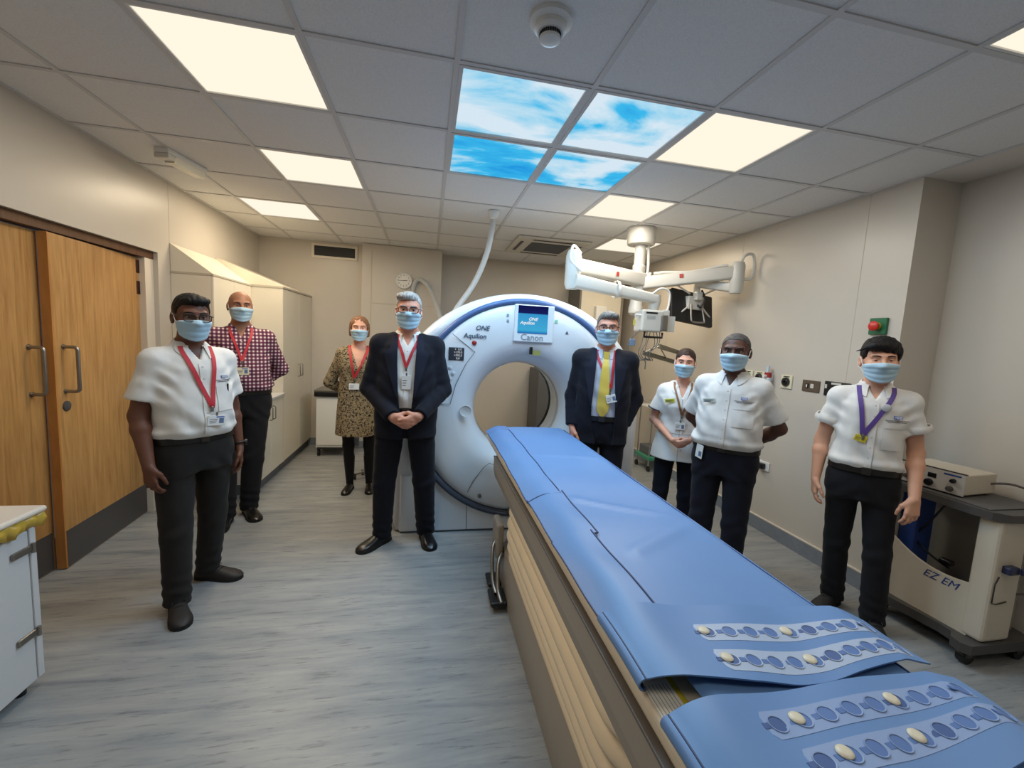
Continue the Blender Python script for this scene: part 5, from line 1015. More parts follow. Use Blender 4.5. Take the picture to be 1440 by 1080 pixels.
def mat_check():
    m = cloth('check_shirt', (120,60,74)); nt, N, L, b = nodes_of(m); mp = mapping(nt, (1,1,1)); sp = N.new('ShaderNodeSeparateXYZ'); L.new(mp.outputs[0], sp.inputs[0]); outs = []
    for ax in ('X', 'Z'):
        w_ = N.new('ShaderNodeMath'); w_.operation = 'MULTIPLY'; w_.inputs[1].default_value = 36.0; L.new(sp.outputs[ax], w_.inputs[0]); f = N.new('ShaderNodeMath'); f.operation = 'FRACT'; L.new(w_.outputs[0], f.inputs[0]); g = N.new('ShaderNodeMath'); g.operation = 'GREATER_THAN'; g.inputs[1].default_value = 0.56; L.new(f.outputs[0], g.inputs[0]); outs.append(g)
    ad = N.new('ShaderNodeMath'); ad.operation = 'ADD'; L.new(outs[0].outputs[0], ad.inputs[0]); L.new(outs[1].outputs[0], ad.inputs[1]); dv = N.new('ShaderNodeMath'); dv.operation = 'MULTIPLY'; dv.inputs[1].default_value = 0.5; L.new(ad.outputs[0], dv.inputs[0])
    r = ramp(nt, [(0.0,(84,40,62)), (0.5,(122,74,92)), (1.0,(222,208,204))]); r.color_ramp.interpolation = 'CONSTANT'; r.color_ramp.elements[1].position = 0.3; r.color_ramp.elements[2].position = 0.8; L.new(dv.outputs[0], r.inputs[0]); L.new(r.outputs[0], b.inputs['Base Color']); return m
def mat_dress():
    m = cloth('print_dress', (120,104,80)); nt, N, L, b = nodes_of(m); mp = mapping(nt, (1,1,1)); v = N.new('ShaderNodeTexVoronoi'); v.inputs['Scale'].default_value = 62; v.feature = 'DISTANCE_TO_EDGE'; n = N.new('ShaderNodeTexNoise'); n.inputs['Scale'].default_value = 45; L.new(mp.outputs[0], n.inputs['Vector'])
    mx = N.new('ShaderNodeMixRGB'); mx.inputs[0].default_value = 0.03; L.new(mp.outputs[0], mx.inputs[1]); L.new(n.outputs['Color'], mx.inputs[2]); L.new(mx.outputs[0], v.inputs['Vector']); ad = N.new('ShaderNodeMath'); ad.operation = 'MULTIPLY_ADD'; ad.inputs[1].default_value = 0.5; ad.inputs[2].default_value = -0.19; L.new(n.outputs['Fac'], ad.inputs[0]); s_ = N.new('ShaderNodeMath'); s_.operation = 'ADD'; L.new(v.outputs['Distance'], s_.inputs[0]); L.new(ad.outputs[0], s_.inputs[1])
    r = ramp(nt, [(0.10,(30,26,24)), (0.20,(172,152,118)), (0.40,(150,132,100))]); L.new(s_.outputs[0], r.inputs[0]); L.new(r.outputs[0], b.inputs['Base Color']); return m
def mat_stripe(name, cols, freq):
    m = mat(name, cols[0], 0.7); return m
MK = mat('mask_blue', (176,205,222), 0.8, spec=0.2, bump=0.2, bscale=500)
def mat_lens(name, col, a):
    m = bpy.data.materials.new(name); m.use_nodes = True; nt = m.node_tree; nt.nodes.clear(); N, L = nt.nodes, nt.links
    tr_ = N.new('ShaderNodeBsdfTransparent'); tr_.inputs[0].default_value = rgb(*col); gl = N.new('ShaderNodeBsdfGlossy'); gl.inputs['Roughness'].default_value = 0.05; mx = N.new('ShaderNodeMixShader'); mx.inputs[0].default_value = a; L.new(tr_.outputs[0], mx.inputs[1]); L.new(gl.outputs[0], mx.inputs[2]); o = N.new('ShaderNodeOutputMaterial'); L.new(mx.outputs[0], o.inputs[0]); return m
LENS = mat_lens('clear_lens', (226,230,232), 0.06)
WHITE = cloth('white_shirt', (222,220,216)); BLK = cloth('black_trousers', (26,26,30), var=0.05); NAVY = cloth('navy_suit', (20,22,32), var=0.04); RED = mat('lanyard_red', (186,36,48), 0.6, bump=0.2); LEA = mat('shoe_leather', (22,20,20), 0.28, spec=0.5); SOLE = mat('shoe_sole', (16,15,15), 0.7); BUTT = mat('shirt_button', (206,204,200), 0.4)

MALE = [(0.78,.150,.095,.100,.0),(0.86,.168,.105,.118,.0),(0.93,.172,.108,.122,.0),(1.00,.166,.106,.105,.0),(1.08,.162,.108,.095,.0),(1.18,.166,.114,.098,.0),(1.28,.168,.116,.108,.0),(1.36,.168,.110,.112,.0),(1.41,.150,.094,.104,.004),(1.44,.118,.078,.090,.010),(1.465,.088,.064,.074,.014),(1.49,.070,.056,.062,.014),(1.51,.064,.054,.060,.014)]
FEM = [(0.78,.155,.095,.105,.0),(0.86,.172,.102,.125,.0),(0.93,.168,.100,.118,.0),(1.02,.145,.095,.090,.0),(1.10,.135,.094,.082,.0),(1.18,.142,.104,.086,.0),(1.26,.152,.128,.092,-.004),(1.34,.158,.112,.098,.0),(1.395,.140,.088,.096,.004),(1.425,.110,.070,.084,.010),(1.45,.078,.056,.068,.014),(1.475,.060,.050,.058,.014),(1.50,.056,.048,.056,.014)]
def scaled(T, sc, wide=1.0, belly=0.0, deep=1.0):
    out = []
    for z, a, bf, bb, cy in T:
        k = math.exp(-((z-1.10)/0.13)**2); out.append((z*sc, a*wide*sc*(1+0.25*belly/0.12*k), (bf*deep+belly*k)*sc, bb*deep*sc, cy*sc))
    return out
def person(label, loc, rz, H, arms, head=(0,0,0), feet=None, sex='m', wide=1.0, belly=0.0, deep=1.0, skinm=None, outfit='shirt', hair=None, hairm=None, glass=None, legs=True, hs=1.0, facew=1.0, lean=0.0, seed=1, top=None, trous=None, leather=None, squint=0.0, mask_drop=0.0, sleeve=0.62):
    sc = H/1.75; root = thing('person', label, 'person', loc, rz, 'staff standing in the scanner room'); rnd = random.Random(seed)
    base = FEM if sex == 'f' else MALE; T = scaled(base, sc, wide, belly, deep); shx = (0.150 if sex == 'f' else 0.170)*sc*(0.5+0.5*wide); shz = (1.385 if sex == 'f' else 1.405)*sc
    S = {'a': np.array([-shx,0.008*sc,shz]), 'b': np.array([shx,0.008*sc,shz])}
    nz = (1.478 if sex == 'f' else 1.49)*sc
    hs = hs*min(1.0, sc**0.5); hz = H-0.119*hs; hy = -0.018*sc
    Mh = Matrix.Translation((head[3]*sc if len(head) > 3 else 0, hy, hz)) @ Euler((math.radians(head[1]), math.radians(head[2]), math.radians(head[0])), 'XYZ').to_matrix().to_4x4() @ Matrix.Scale(hs, 4)
    A = {}
    for k in 'ab':
        e, w, hd_ = arms[k]; e = np.array(e)*sc; w = np.array(w)*sc; A[k] = (S[k], e, w, hd_)
    # --- body (one continuous mesh: head, neck, trunk, arms, hands)
    allp = np.array([q for k in 'ab' for q in A[k][1:3]]); lo = np.minimum(allp.min(0)-0.16, (-0.26*wide,-0.24,0.78*sc)); hi = np.maximum(allp.max(0)+0.16, (0.26*wide,0.20,H+0.03))
    f = Field(lo, hi, 0.0045)
    f.torso(T, 0.02, grow=-0.012, z0=0.80*sc)
    f.cone((0,0.018*sc,nz-0.05*sc), (0,hy+0.018*sc,hz-0.06*hs), (0.060 if sex == 'm' else 0.05)*sc*(0.6+0.4*wide), (0.056 if sex == 'm' else 0.046)*sc*(0.6+0.4*wide), 0.025)
    af = (0.9 if sex == 'm' else 0.74)*(0.5+0.5*wide)
    for k in 'ab':
        s_, e, w, hd_ = A[k]; f.cone((0.25*s_[0],0.018,nz-0.055*sc), s_, 0.036*sc, 0.044*sc*af, 0.03); f.cone(s_, e, 0.054*sc*af, 0.043*sc*af, 0.02); m_ = e+(w-e)*0.28; f.cone(e, m_, 0.042*sc*af, 0.0455*sc*af, 0.02); f.cone(m_, w, 0.0455*sc*af, 0.0285*sc*af, 0.015); hand(f, w, *hd_[:3], curl=hd_[3], sc=sc*(0.98 if sex == 'm' else 0.88)*hs, thumb_in=hd_[4] if len(hd_) > 4 else 0.2)
    R3 = np.array(Mh.to_3x3())/hs; c0 = np.array(Mh.translation); sl, X, Y, Z = f.win(c0-0.17*hs, c0+0.17*hs); px, py, pz = (X-c0[0])/hs, (Y-c0[1])/hs, (Z-c0[2])/hs
    lx = R3[0,0]*px+R3[1,0]*py+R3[2,0]*pz; ly = R3[0,1]*px+R3[1,1]*py+R3[2,1]*pz; lz = R3[0,2]*px+R3[1,2]*py+R3[2,2]*pz
    f.put(sl, headf(lx, ly, lz, True, facew)*hs, 0.018); f.mesh('body', skinm, root, 1)
    eyes(root, Mh, facew, hairm or mat('brow_dark', (40,32,28), 0.8), skinm, hs, squint); face_mask(root, Mh, facew, MK, mask_drop)
    if hair: hair_mesh(root, Mh, facew, hair, hairm)
    if glass: glasses(root, Mh, facew, glass, LENS)
    # --- legs and feet
    bz = (1.005 if outfit != 'dress' else 0.9)*sc
    ft = feet or [(-0.10,0.02,-12), (0.10,0.02,12)]
    hipx = 0.088*sc*wide; hipz = 0.90*sc; ank = [np.array([x, y, 0.09]) for x, y, _ in ft]; hips = [np.array([-hipx,0,hipz]), np.array([hipx,0,hipz])]
    def leg_cones(g, r, k, zend, knees_fwd=0.02):
        for hp_, an, (_, _, yw) in zip(hips, ank, ft):
            yw = math.radians(yw); kn = (hp_*0.46+an*0.54)+np.array([math.sin(yw), -math.cos(yw), 0])*knees_fwd; g.cone(hp_, kn, r[0], r[1], k); end = np.array([an[0], an[1], zend]); g.cone(kn, end+(end-kn)*0.04, r[1], r[2], 0.02, clips=[((0,0,zend), (0,0,-1))])
    fp = np.array([[x, y, 0] for x, y, _ in ft]); tlo = (min(-0.24*wide, fp[:,0].min()-0.14), min(-0.22, fp[:,1].min()-0.14)-0.3*belly, 0.03); thi = (max(0.24*wide, fp[:,0].max()+0.14), max(0.22, fp[:,1].max()+0.14), bz+0.03)
    tm = trous or BLK
    if outfit == 'dress':
        g = Field(tlo, (thi[0], thi[1], 0.95*sc), 0.006); leg_cones(g, (0.078*sc,0.054*sc,0.034*sc), 0.01, 0.05, 0.015)
        for hp_, an in zip(hips, ank): q = hp_*0.30+an*0.70; g.cone(q+np.array([0,0.012,0]), an+np.array([0,0.008,0.05]), 0.052*sc, 0.034*sc, 0.02)
        g.mesh('tights', cloth('black_tights', (20,20,22), 0.6), root, 1)
    else:
        g = Field(tlo, thi, 0.0065); rr3 = ((0.094*sc*wide, 0.070*sc*wide, 0.064*sc) if sex == 'm' else (0.092*sc,0.066*sc,0.052*sc)); leg_cones(g, rr3, 0.012, 0.045)
        g.torso([q for q in scaled(base, sc, wide, belly*0.5, deep)], 0.035, grow=0.006, z0=0.80*sc, z1=bz, p=2.3)
        X, Y, Z = g.ax[0][:,None,None], g.ax[1][None,:,None], g.ax[2][None,None,:]; low = np.exp(-((Z-0.13)/0.10)**2); kneem = np.exp(-((Z-0.48*sc)/0.10)**2)
        g.F += (0.0035*low*np.sin(Z*95+X*26+Y*30+seed)+0.003*kneem*np.sin(Z*60-X*34+Y*20+seed*2)+0.003*np.exp(-((Z-0.80*sc)/0.09)**2)*np.sin(Z*55+np.abs(X)*60+seed)).astype(F32); g.mesh('trousers', tm, root, 1)
    lea = leather or LEA
    for x, y, yw in ft: shoe(root, (x, y), math.radians(yw), lea, SOLE, L=(0.285 if sex == 'm' else 0.245)*sc, W=(0.052 if sex == 'm' else 0.042)*sc, low=(outfit == 'dress'), laces=(outfit in ('shirt', 'checked')))
    # --- upper garment
    glo = np.minimum(allp.min(0)-0.12, (-0.30*wide,-0.30-belly,0)); ghi = np.maximum(allp.max(0)+0.12, (0.30*wide,0.26,0)); glo[2] = 0.5*sc; ghi[2] = nz+0.08
    def folds(X, Y, Z):
        w1 = np.exp(-((Z-bz-0.06*sc)/0.07)**2); ar = np.exp(-((Z-1.27*sc)/0.10)**2)*np.clip((np.abs(X)-0.08)/0.08, 0, 1); mid = np.exp(-((Z-1.12*sc)/0.12)**2)
        return -(0.0045*w1*np.sin(X*62+Z*30+seed)+0.004*ar*np.sin(Z*70-np.abs(X)*85+seed*1.7)+0.003*mid*np.sin(Z*48+X*38+seed*0.6)+0.0015*np.sin(X*21+Z*17+seed))
    res = dict(root=root, sc=sc, T=T, nz=nz, bz=bz, Mh=Mh, A=A, S=S, rnd=rnd, shx=shx)
    def sleeve_short(g, r0, r1, frac, k=0.03):
        for q in 'ab':
            s_, e, w, _ = A[q]; d = (e-s_)/np.linalg.norm(e-s_); end = s_+(e-s_)*frac; g.cone(s_-np.array([np.sign(s_[0])*0.02,0,0.004]), end+d*0.05, r0*sc, r1*sc, k, clips=[(end, d)])
    def sleeve_long(g, r, k=0.03, stop=0.03, fl=True):
        for q in 'ab':
            s_, e, w, _ = A[q]; d = (w-e)/np.linalg.norm(w-e); end = w-d*stop*sc; g.cone(s_-np.array([np.sign(s_[0])*0.015,0,0.0]), e, r[0]*sc, r[1]*sc, k); g.cone(e, end+d*0.03, r[1]*sc, r[2]*sc, 0.02, clips=[(end, d)])
            if fl: sl, X, Y, Z = g.win(np.minimum(s_, np.minimum(e, w))-0.09, np.maximum(s_, np.maximum(e, w))+0.09); de = np.sqrt((X-e[0])**2+(Y-e[1])**2+(Z-e[2])**2); g.F[sl] += (0.004*np.exp(-(de/0.11)**2)*np.sin(de*110+seed)).astype(F32)
    sm = top or WHITE
    if outfit in ('shirt', 'checked', 'suit', 'tie'):
        g = Field(glo, ghi, 0.006)
        g.torso(T, 0.03, grow=0.004 if outfit in ('shirt','checked') else 0.0, z0=bz-0.01, z1=nz+0.01, fold=(lambda X, Y, Z: folds(X, Y, Z)-0.012*np.exp(-((Z-bz-0.022*sc)/0.026)**2)) if outfit in ('shirt','checked') else folds)
        if outfit == 'shirt': sleeve_short(g, 0.060*(0.4+0.6*wide), 0.076*(0.4+0.6*wide), sleeve)
        elif outfit == 'checked': sleeve_long(g, (0.066,0.058,0.044))
        for q in 'ab': g.cone((0.30*S[q][0],0.016,nz-0.050*sc), S[q]-np.array([0,0,0.004]), 0.042*sc, 0.055*sc, 0.03)
        if outfit in ('shirt', 'checked'):
            sl, X, Y, Z = g.win(glo, ghi)
            for q in 'ab': s_, e, w, _ = A[q]; de = np.sqrt((X-s_[0]*0.8)**2+(Y-s_[1])**2+(Z-s_[2]+0.10*sc)**2); g.F += (0.004*np.exp(-(de/0.09)**2)*np.sin(Z*80+Y*40-np.abs(X)*70+seed)).astype(F32)
        if outfit != 'tie':      # open throat
            X, Y, Z = g.ax[0][:,None,None], g.ax[1][None,:,None], g.ax[2][None,None,:]; vn = np.abs(X)-(Z-(nz-0.088*sc))*0.50; g.F = np.maximum(g.F, -np.maximum(np.maximum(vn*0.8, Y+0.015), nz-0.088*sc-Z)).astype(F32)
        g.mesh('shirt', sm, root, 1); res['shirt'] = g
        collar(root, g, (0,0.012*sc,nz+0.004*sc), 0.070*sc*(0.5+0.5*wide), 0.064*sc*(0.5+0.5*wide), sm, h=0.034*sc, gap=0.30 if outfit == 'tie' else 0.50, point=0.036*sc, tilt=0.62, lean=0.015, wide_open=0.010)
        pw = 0.016*sc; cloth_patch('placket', g, np.linspace(-pw, pw, 5), np.linspace(bz+0.005, nz-0.10*sc, 30), sm, root, 0.0028)
        bt = 0
        for z in np.linspace(bz+0.06, nz-0.12*sc, 6):
            y = g.front(0, z)
            if y is not None: P('shirt_button', MB().lathe([(0.0055,0),(0.0055,-0.002),(0,-0.0024)], (0,y-0.003,z), 'y', 12), BUTT, root)
    if outfit in ('suit', 'tie'):
        j = Field(glo, ghi, 0.006); hz_ = 0.80*sc; TJ = [(0.76*sc,T[1][1]*1.02,T[1][2]*1.0+0.01,T[1][3]*1.0,0)]+T[1:]; 
        fo = lambda X, Y, Z: -(0.004*np.sin(X*25+Z*20+seed)*np.exp(-((Z-1.05*sc)/0.12)**2)+0.003*np.sin(Z*60-np.abs(X)*50)*np.exp(-((Z-1.2*sc)/0.14)**2))
        j.torso(TJ, 0.03, grow=0.020, z0=hz_, z1=nz-0.005, fold=fo); sleeve_long(j, (0.068,0.060,0.048), k=0.035, stop=0.012)
        for q in 'ab': j.cone((0.34*S[q][0],0.018,nz-0.054*sc), S[q]-np.array([0,0,0.0]), 0.050*sc, 0.066*sc, 0.035)
        op = res_open = OPENING[outfit]; X, Y, Z = j.ax[0][:,None,None], j.ax[1][None,:,None], j.ax[2][None,None,:]; zs_ = j.ax[2]; l = np.interp(zs_, np.array(op[0])*sc, np.array(op[1])*sc)[None,None,:]; r = np.interp(zs_, np.array(op[0])*sc, np.array(op[2])*sc)[None,None,:]
        notch = np.maximum(np.maximum(l-X, X-r), Y+0.02); neckhole = np.sqrt(X**2+(Y-0.012)**2)-0.078*sc; neckhole = np.maximum(neckhole, (nz-0.05*sc)-Z); 
        armz = np.zeros_like(j.F, bool)
        if outfit == 'suit':      # keep sleeves whole where they cross the opening
            g2 = Field(glo, ghi, 0.006); sleeve_long(g2, (0.068,0.060,0.048), k=0.02, stop=0.012, fl=False); sleeves = g2.F
        else: g2 = Field(glo, ghi, 0.006); sleeve_long(g2, (0.06,0.060,0.048), k=0.02, stop=0.012, fl=False); sleeves = g2.F
        j.F = np.maximum(j.F, -np.minimum(notch, neckhole)).astype(F32); j.F = np.minimum(j.F, np.where(Z < 1.12*sc, sleeves, 0.06)).astype(F32)
        j.mesh('jacket', tm if tm is not BLK else NAVY, root, 1); res['jacket'] = j; jm = tm if tm is not BLK else NAVY
        for s_, edge in ((-1, op[1]), (1, op[2])):     # lapels
            rows = []
            for z in np.linspace(1.08*sc, nz-0.012*sc, 22):
                xe = np.interp(z, np.array(op[0])*sc, np.array(edge)*sc); u = (z-1.08*sc)/(nz-0.012*sc-1.08*sc); w_ = (0.010+0.075*min(1, u/0.72))*sc if u < 0.74 else (0.048-0.02*(u-0.74)/0.26)*sc; row = []
                for q in np.linspace(0, 1, 5):
                    x = xe+s_*(w_*q+0.002); y = j.front(x, z); row.append((x, (y if y is not None else 0)-0.009, z))
                rows.append(row)
            Yv = np.array([[p_[1] for p_ in row] for row in rows]); Yp = np.pad(Yv, ((2,2),(0,0)), mode='edge'); Yv = np.minimum(Yv+0.004, (Yp[:-4]+Yp[1:-3]+Yp[2:-2]+Yp[3:-1]+Yp[4:])/5); rows = [[(p_[0], Yv[a_][b_], p_[2]) for b_, p_ in enumerate(row)] for a_, row in enumerate(rows)]
            P('lapel', MB().sheet(rows if s_ < 0 else rows[::-1], 0.004), cloth('navy_lapel', (30,33,47)), root, 1.2)
        for s_ in (-1, 1): cloth_patch('pocket_flap', j, np.linspace(s_*0.07*sc-0.06*sc*(s_ < 0)-0.0, s_*0.07*sc+0.06*sc*(s_ > 0), 5), np.linspace(0.915*sc, 0.95*sc, 4), jm, root, 0.004) if outfit == 'tie' and s_ > 0 and False else None
    if outfit == 'dress':
        D = [(0.585*sc,.215*sc,.165*sc,.17*sc,0),(0.70*sc,.205*sc,.15*sc,.165*sc,0),(0.82*sc,.195*sc,.135*sc,.155*sc,0),(0.92*sc,.185*sc,.125*sc,.135*sc,0)]+[(z,a+0.012*sc,b+0.012*sc,c,cy) for z,a,b,c,cy in T[3:]]
        g = Field(glo, ghi, 0.006); fo = lambda X, Y, Z: -(0.007*np.clip((1.0*sc-Z)/0.4, 0, 1)*np.sin(X*44+Y*20+seed)+0.004*np.exp(-((Z-1.18*sc)/0.06)**2)*np.sin(X*70+Z*20)); g.torso(D, 0.03, grow=0.006, z0=0.585*sc, z1=nz-0.02*sc, fold=fo, p=2.15); sleeve_long(g, (0.058,0.056,0.042), stop=0.02)
        for q in 'ab': g.cone((0.42*S[q][0],0.016,nz-0.056*sc), S[q]-np.array([0,0,0.002]), 0.040*sc, 0.050*sc, 0.03)
        X, Y, Z = g.ax[0][:,None,None], g.ax[1][None,:,None], g.ax[2][None,None,:]; vn = np.abs(X)-(Z-1.24*sc)*0.36; g.F = np.maximum(g.F, -np.maximum(np.maximum(vn, Y+0.01), 1.24*sc-Z)).astype(F32); nh = np.maximum(np.sqrt(X**2+(Y-0.012)**2)-0.072*sc, (nz-0.06*sc)-Z); g.F = np.maximum(g.F, -nh).astype(F32); g.mesh('dress', top, root, 1); res['shirt'] = g
    if outfit == 'tunic':
        D = [(0.80*sc,.205*sc,.150*sc,.165*sc,0),(0.90*sc,.192*sc,.130*sc,.145*sc,0),(1.00*sc,.170*sc,.112*sc,.112*sc,0)]+[(z,a+0.012*sc,b+0.010*sc,c+0.006,cy) for z,a,b,c,cy in T[4:]]
        g = Field(glo, ghi, 0.0055); fo = lambda X, Y, Z: folds(X, Y, Z)-0.006*np.clip((1.0*sc-Z)/0.2, 0, 1)*np.sin(X*40+seed); g.torso(D, 0.03, grow=0.008, z0=0.80*sc, z1=nz-0.01*sc, fold=fo, p=2.2); sleeve_short(g, 0.062, 0.078, 0.66)
        for q in 'ab': g.cone((0.42*S[q][0],0.016,nz-0.056*sc), S[q]-np.array([0,0,0.002]), 0.040*sc, 0.050*sc, 0.03)
        X, Y, Z = g.ax[0][:,None,None], g.ax[1][None,:,None], g.ax[2][None,None,:]; vn = np.abs(X)-(Z-1.33*sc)*0.36; g.F = np.maximum(g.F, -np.maximum(np.maximum(vn, Y+0.02), 1.33*sc-Z)).astype(F32); nh = np.maximum(np.sqrt(X**2+(Y-0.012)**2)-0.062*sc, (nz-0.05*sc)-Z); g.F = np.maximum(g.F, -nh).astype(F32); g.mesh('tunic', top, root, 1); res['shirt'] = g
        pip = cloth('navy_piping', (36,40,66))
        for q in 'ab':
            s_, e, w, _ = A[q]; d = Vector((e-s_)/np.linalg.norm(e-s_)); c = Vector(s_+(e-s_)*0.655); a1 = d.orthogonal().normalized(); b1 = d.cross(a1); P('sleeve_piping', MB().tube([c+(a1*math.cos(w_)+b1*math.sin(w_))*0.0755*sc for w_ in np.linspace(0, 2*PI, 25)], 0.0035, 6, cap=False), pip, root, 1.0)
        collar(root, g, (0,0.012*sc,nz-0.012*sc), 0.060*sc, 0.056*sc, top, h=0.028*sc, gap=0.5, point=0.05*sc, tilt=0.9, lean=0.022, wide_open=0.012)
        ys_ = [(0.0, z) for z in np.linspace(0.81*sc, 1.33*sc, 30)]; ribbon('front_seam', g, ys_, 0.004, mat('seam_grey', (176,176,176), 0.8), root, 0.001)
        for z in np.linspace(0.90*sc, 1.28*sc, 6): y = g.front(0.02, z); P('tunic_button', MB().lathe([(0.007,0),(0.007,-0.0025),(0,-0.003)], (0.02,y-0.002,z), 'y', 12), BUTT, root)
    if outfit in ('shirt', 'checked', 'suit', 'tie'):     # belt
        rows = []; zb = bz-0.018*sc
        for z in (zb-0.018*sc, zb+0.018*sc):
            row = []
            for w_ in np.linspace(0, 2*PI, 65):
                cs, sn = math.cos(w_), math.sin(w_); a = np.interp(z, [q[0] for q in T], [q[1] for q in T])+0.010; b = (np.interp(z, [q[0] for q in T], [q[2] for q in T])-belly*0.32*sc if sn < 0 else np.interp(z, [q[0] for q in T], [q[3] for q in T]))+0.010; r_ = (abs(cs/a)**2.3+abs(sn/b)**2.3)**(-1/2.3); row.append((cs*r_, sn*r_, z))
            rows.append(row)
        bl_ = P('belt', MB().sheet(rows, 0.004), mat('belt_black', (22,20,20), 0.4), root, 1.2); yb = min(q[1] for q in rows[0]); P('buckle', MB().rbox((-0.022*sc,yb-0.010,zb-0.021*sc), (0.022*sc,yb-0.002,zb+0.021*sc), 0.003), mat('buckle_dark', (74,72,70), 0.3, metal=0.8), bl_)
    return res
OPENING = dict(suit=([0.74,0.86,0.96,1.10,1.30,1.44,1.52], [-0.010,-0.020,-0.036,-0.050,-0.060,-0.062,-0.070], [0.010,0.018,0.032,0.044,0.052,0.060,0.070]), tie=([0.74,0.84,0.92,1.06,1.25,1.44,1.52], [-0.020,-0.045,-0.068,-0.078,-0.070,-0.062,-0.070], [0.070,0.085,0.092,0.088,0.072,0.060,0.070]))
def lanyard(r, m, vx, vz, fld=None, w=0.017, x0=0.070, printed=None):
    f = fld or r['shirt']; sc = r['sc']; nz = r['nz']; la = thing_part('lanyard', r['root'])
    for s in (-1, 1):
        ribbon('ribbon', f, [(s*x0*sc, nz-0.012*sc), (s*(x0-0.004)*sc, nz-0.06*sc), (s*x0*0.55*sc+vx*0.4, (nz*0.45+vz*0.55)), (vx+s*0.006, vz+0.012), (vx+s*0.002, vz-0.006)], w, m, la, 0.0085)
    y = f.front(vx, vz) or 0; P('clip', MB().rbox((vx-0.006,y-0.014,vz-0.03), (vx+0.006,y-0.006,vz-0.002), 0.002), M['steel'], la); return la
# ------------------------------------------------------------------ the eight people
def local_feet(loc, rz, pf):
    out = []
    for px, py, yaw in pf:
        q = at_z(px, py, 0.0); dx, dy = q[0]-loc[0], q[1]-loc[1]; c, s = math.cos(-rz), math.sin(-rz); out.append((c*dx-s*dy, s*dx+c*dy, yaw-math.degrees(rz)))
    return out
HANG_A = ((-0.235,0.045,1.13), (-0.245,-0.02,0.885), ((0.02,-0.12,-1), (1,0.25,0), (0.25,-1,0), 0.42))
HANG_B = ((0.222,0.045,1.12), (0.228,-0.02,0.875), ((-0.02,-0.12,-1), (-1,0.25,0), (-0.25,-1,0), 0.42))
BACK_A = ((-0.285,0.13,1.15), (-0.07,0.205,0.98), ((1,0.1,-0.3), (0,1,0), (0,0,1), 0.5))
BACK_B = ((0.285,0.13,1.15), (0.07,0.225,0.97), ((-1,0.1,-0.3), (0,1,0), (0,0,1), 0.5))
CLASP_A = ((-0.238,0.0,1.12), (-0.075,-0.185,0.955), ((1,-0.28,-0.42), (0.2,0.9,-0.2), (0.2,-0.3,1), 0.75, 0.5))
CLASP_B = ((0.238,0.0,1.12), (0.085,-0.195,0.965), ((-1,-0.22,-0.50), (-0.2,0.95,-0.1), (-0.2,-0.3,1), 0.8, 0.5))
rad = math.radians
SK1 = skin('skin_brown', (104,66,50)); SK2 = skin('skin_tan', (158,112,88)); SK3 = skin('skin_fair', (214,160,136)); SK4 = skin('skin_ruddy', (206,146,122)); SK7 = skin('skin_deep', (84,54,44)); SK8 = skin('skin_light', (212,160,132))
H_BLK = hairmat('hair_black', (24,21,21), (44,40,40)); H_GREY = hairmat('hair_silver', (190,188,184), (214,212,208)); H_MIX = hairmat('hair_grey', (128,122,116), (168,162,156)); H_BROWN = hairmat('hair_brown', (66,45,36), (92,66,52)); H_RED = hairmat('hair_auburn', (150,106,74), (186,144,104)); H_SALT = hairmat('hair_salt', (84,80,78), (120,116,112))
G_DK = mat('frame_dark', (34,28,28), 0.3); G_BR = mat('frame_brown', (58,38,32), 0.3)

# 1 man in white short-sleeved shirt by the doors
loc = (-1.22,2.50,0); rz = rad(50)
r = person('man in white short-sleeved shirt and dark glasses standing nearest the wooden doors', loc, rz, 1.70, dict(a=((-0.228,0.03,1.12),(-0.232,-0.075,0.875),((0.02,-0.2,-1),(1,0.3,0),(0.3,-1,-0.2),0.5)), b=HANG_B), head=(-12,2,0), feet=local_feet(loc, rz, [(250,858,32),(292,812,82)]), wide=1.04, belly=0.045, skinm=SK1, outfit='shirt', hair='short', hairm=H_BLK, glass=G_DK, seed=3, trous=cloth('charcoal_trousers', (40,38,37), var=0.06), leather=mat('shoe_suede', (38,34,32), 0.6, bump=0.3), sleeve=0.72)
g = r['shirt']; sc = r['sc']; lanyard(r, RED, 0.02, 1.165*sc, w=0.020); badge(r['root'], g, 0.035, 1.085*sc, 0.086, 0.054, roll=0.08, band=mat('logo_blue', (92,116,184), 0.6)); nhs_logo(r['root'], g, 0.105*sc, 1.315*sc, 0.032)
cloth_patch('pocket', g, np.linspace(0.055, 0.15, 8), np.linspace(1.13*sc, 1.265*sc, 8), WHITE, r['root'], 0.0025); y = g.front(0.12, 1.25*sc); P('pen', MB().rbox((0.115,y-0.010,1.20*sc), (0.123,y-0.003,1.275*sc), 0.002), M['black'], r['root'])
w_ = r['A']['b'][2]; e_ = r['A']['b'][1]; d_ = Vector(w_-e_).normalized(); c = Vector(w_)-d_*0.025; a1 = d_.orthogonal().normalized(); b1 = d_.cross(a1)
wt = P('wrist_watch', MB().tube([c+(a1*math.cos(q)+b1*math.sin(q))*0.034 for q in np.linspace(0, 2*PI, 25)], 0.006, 8, cap=False), M['black'], r['root'], 1.0); P('watch_face', MB().cyl(c+Vector((0.030,-0.015,0)), c+Vector((0.041,-0.021,0)), 0.018, 18), M['dark'], wt)

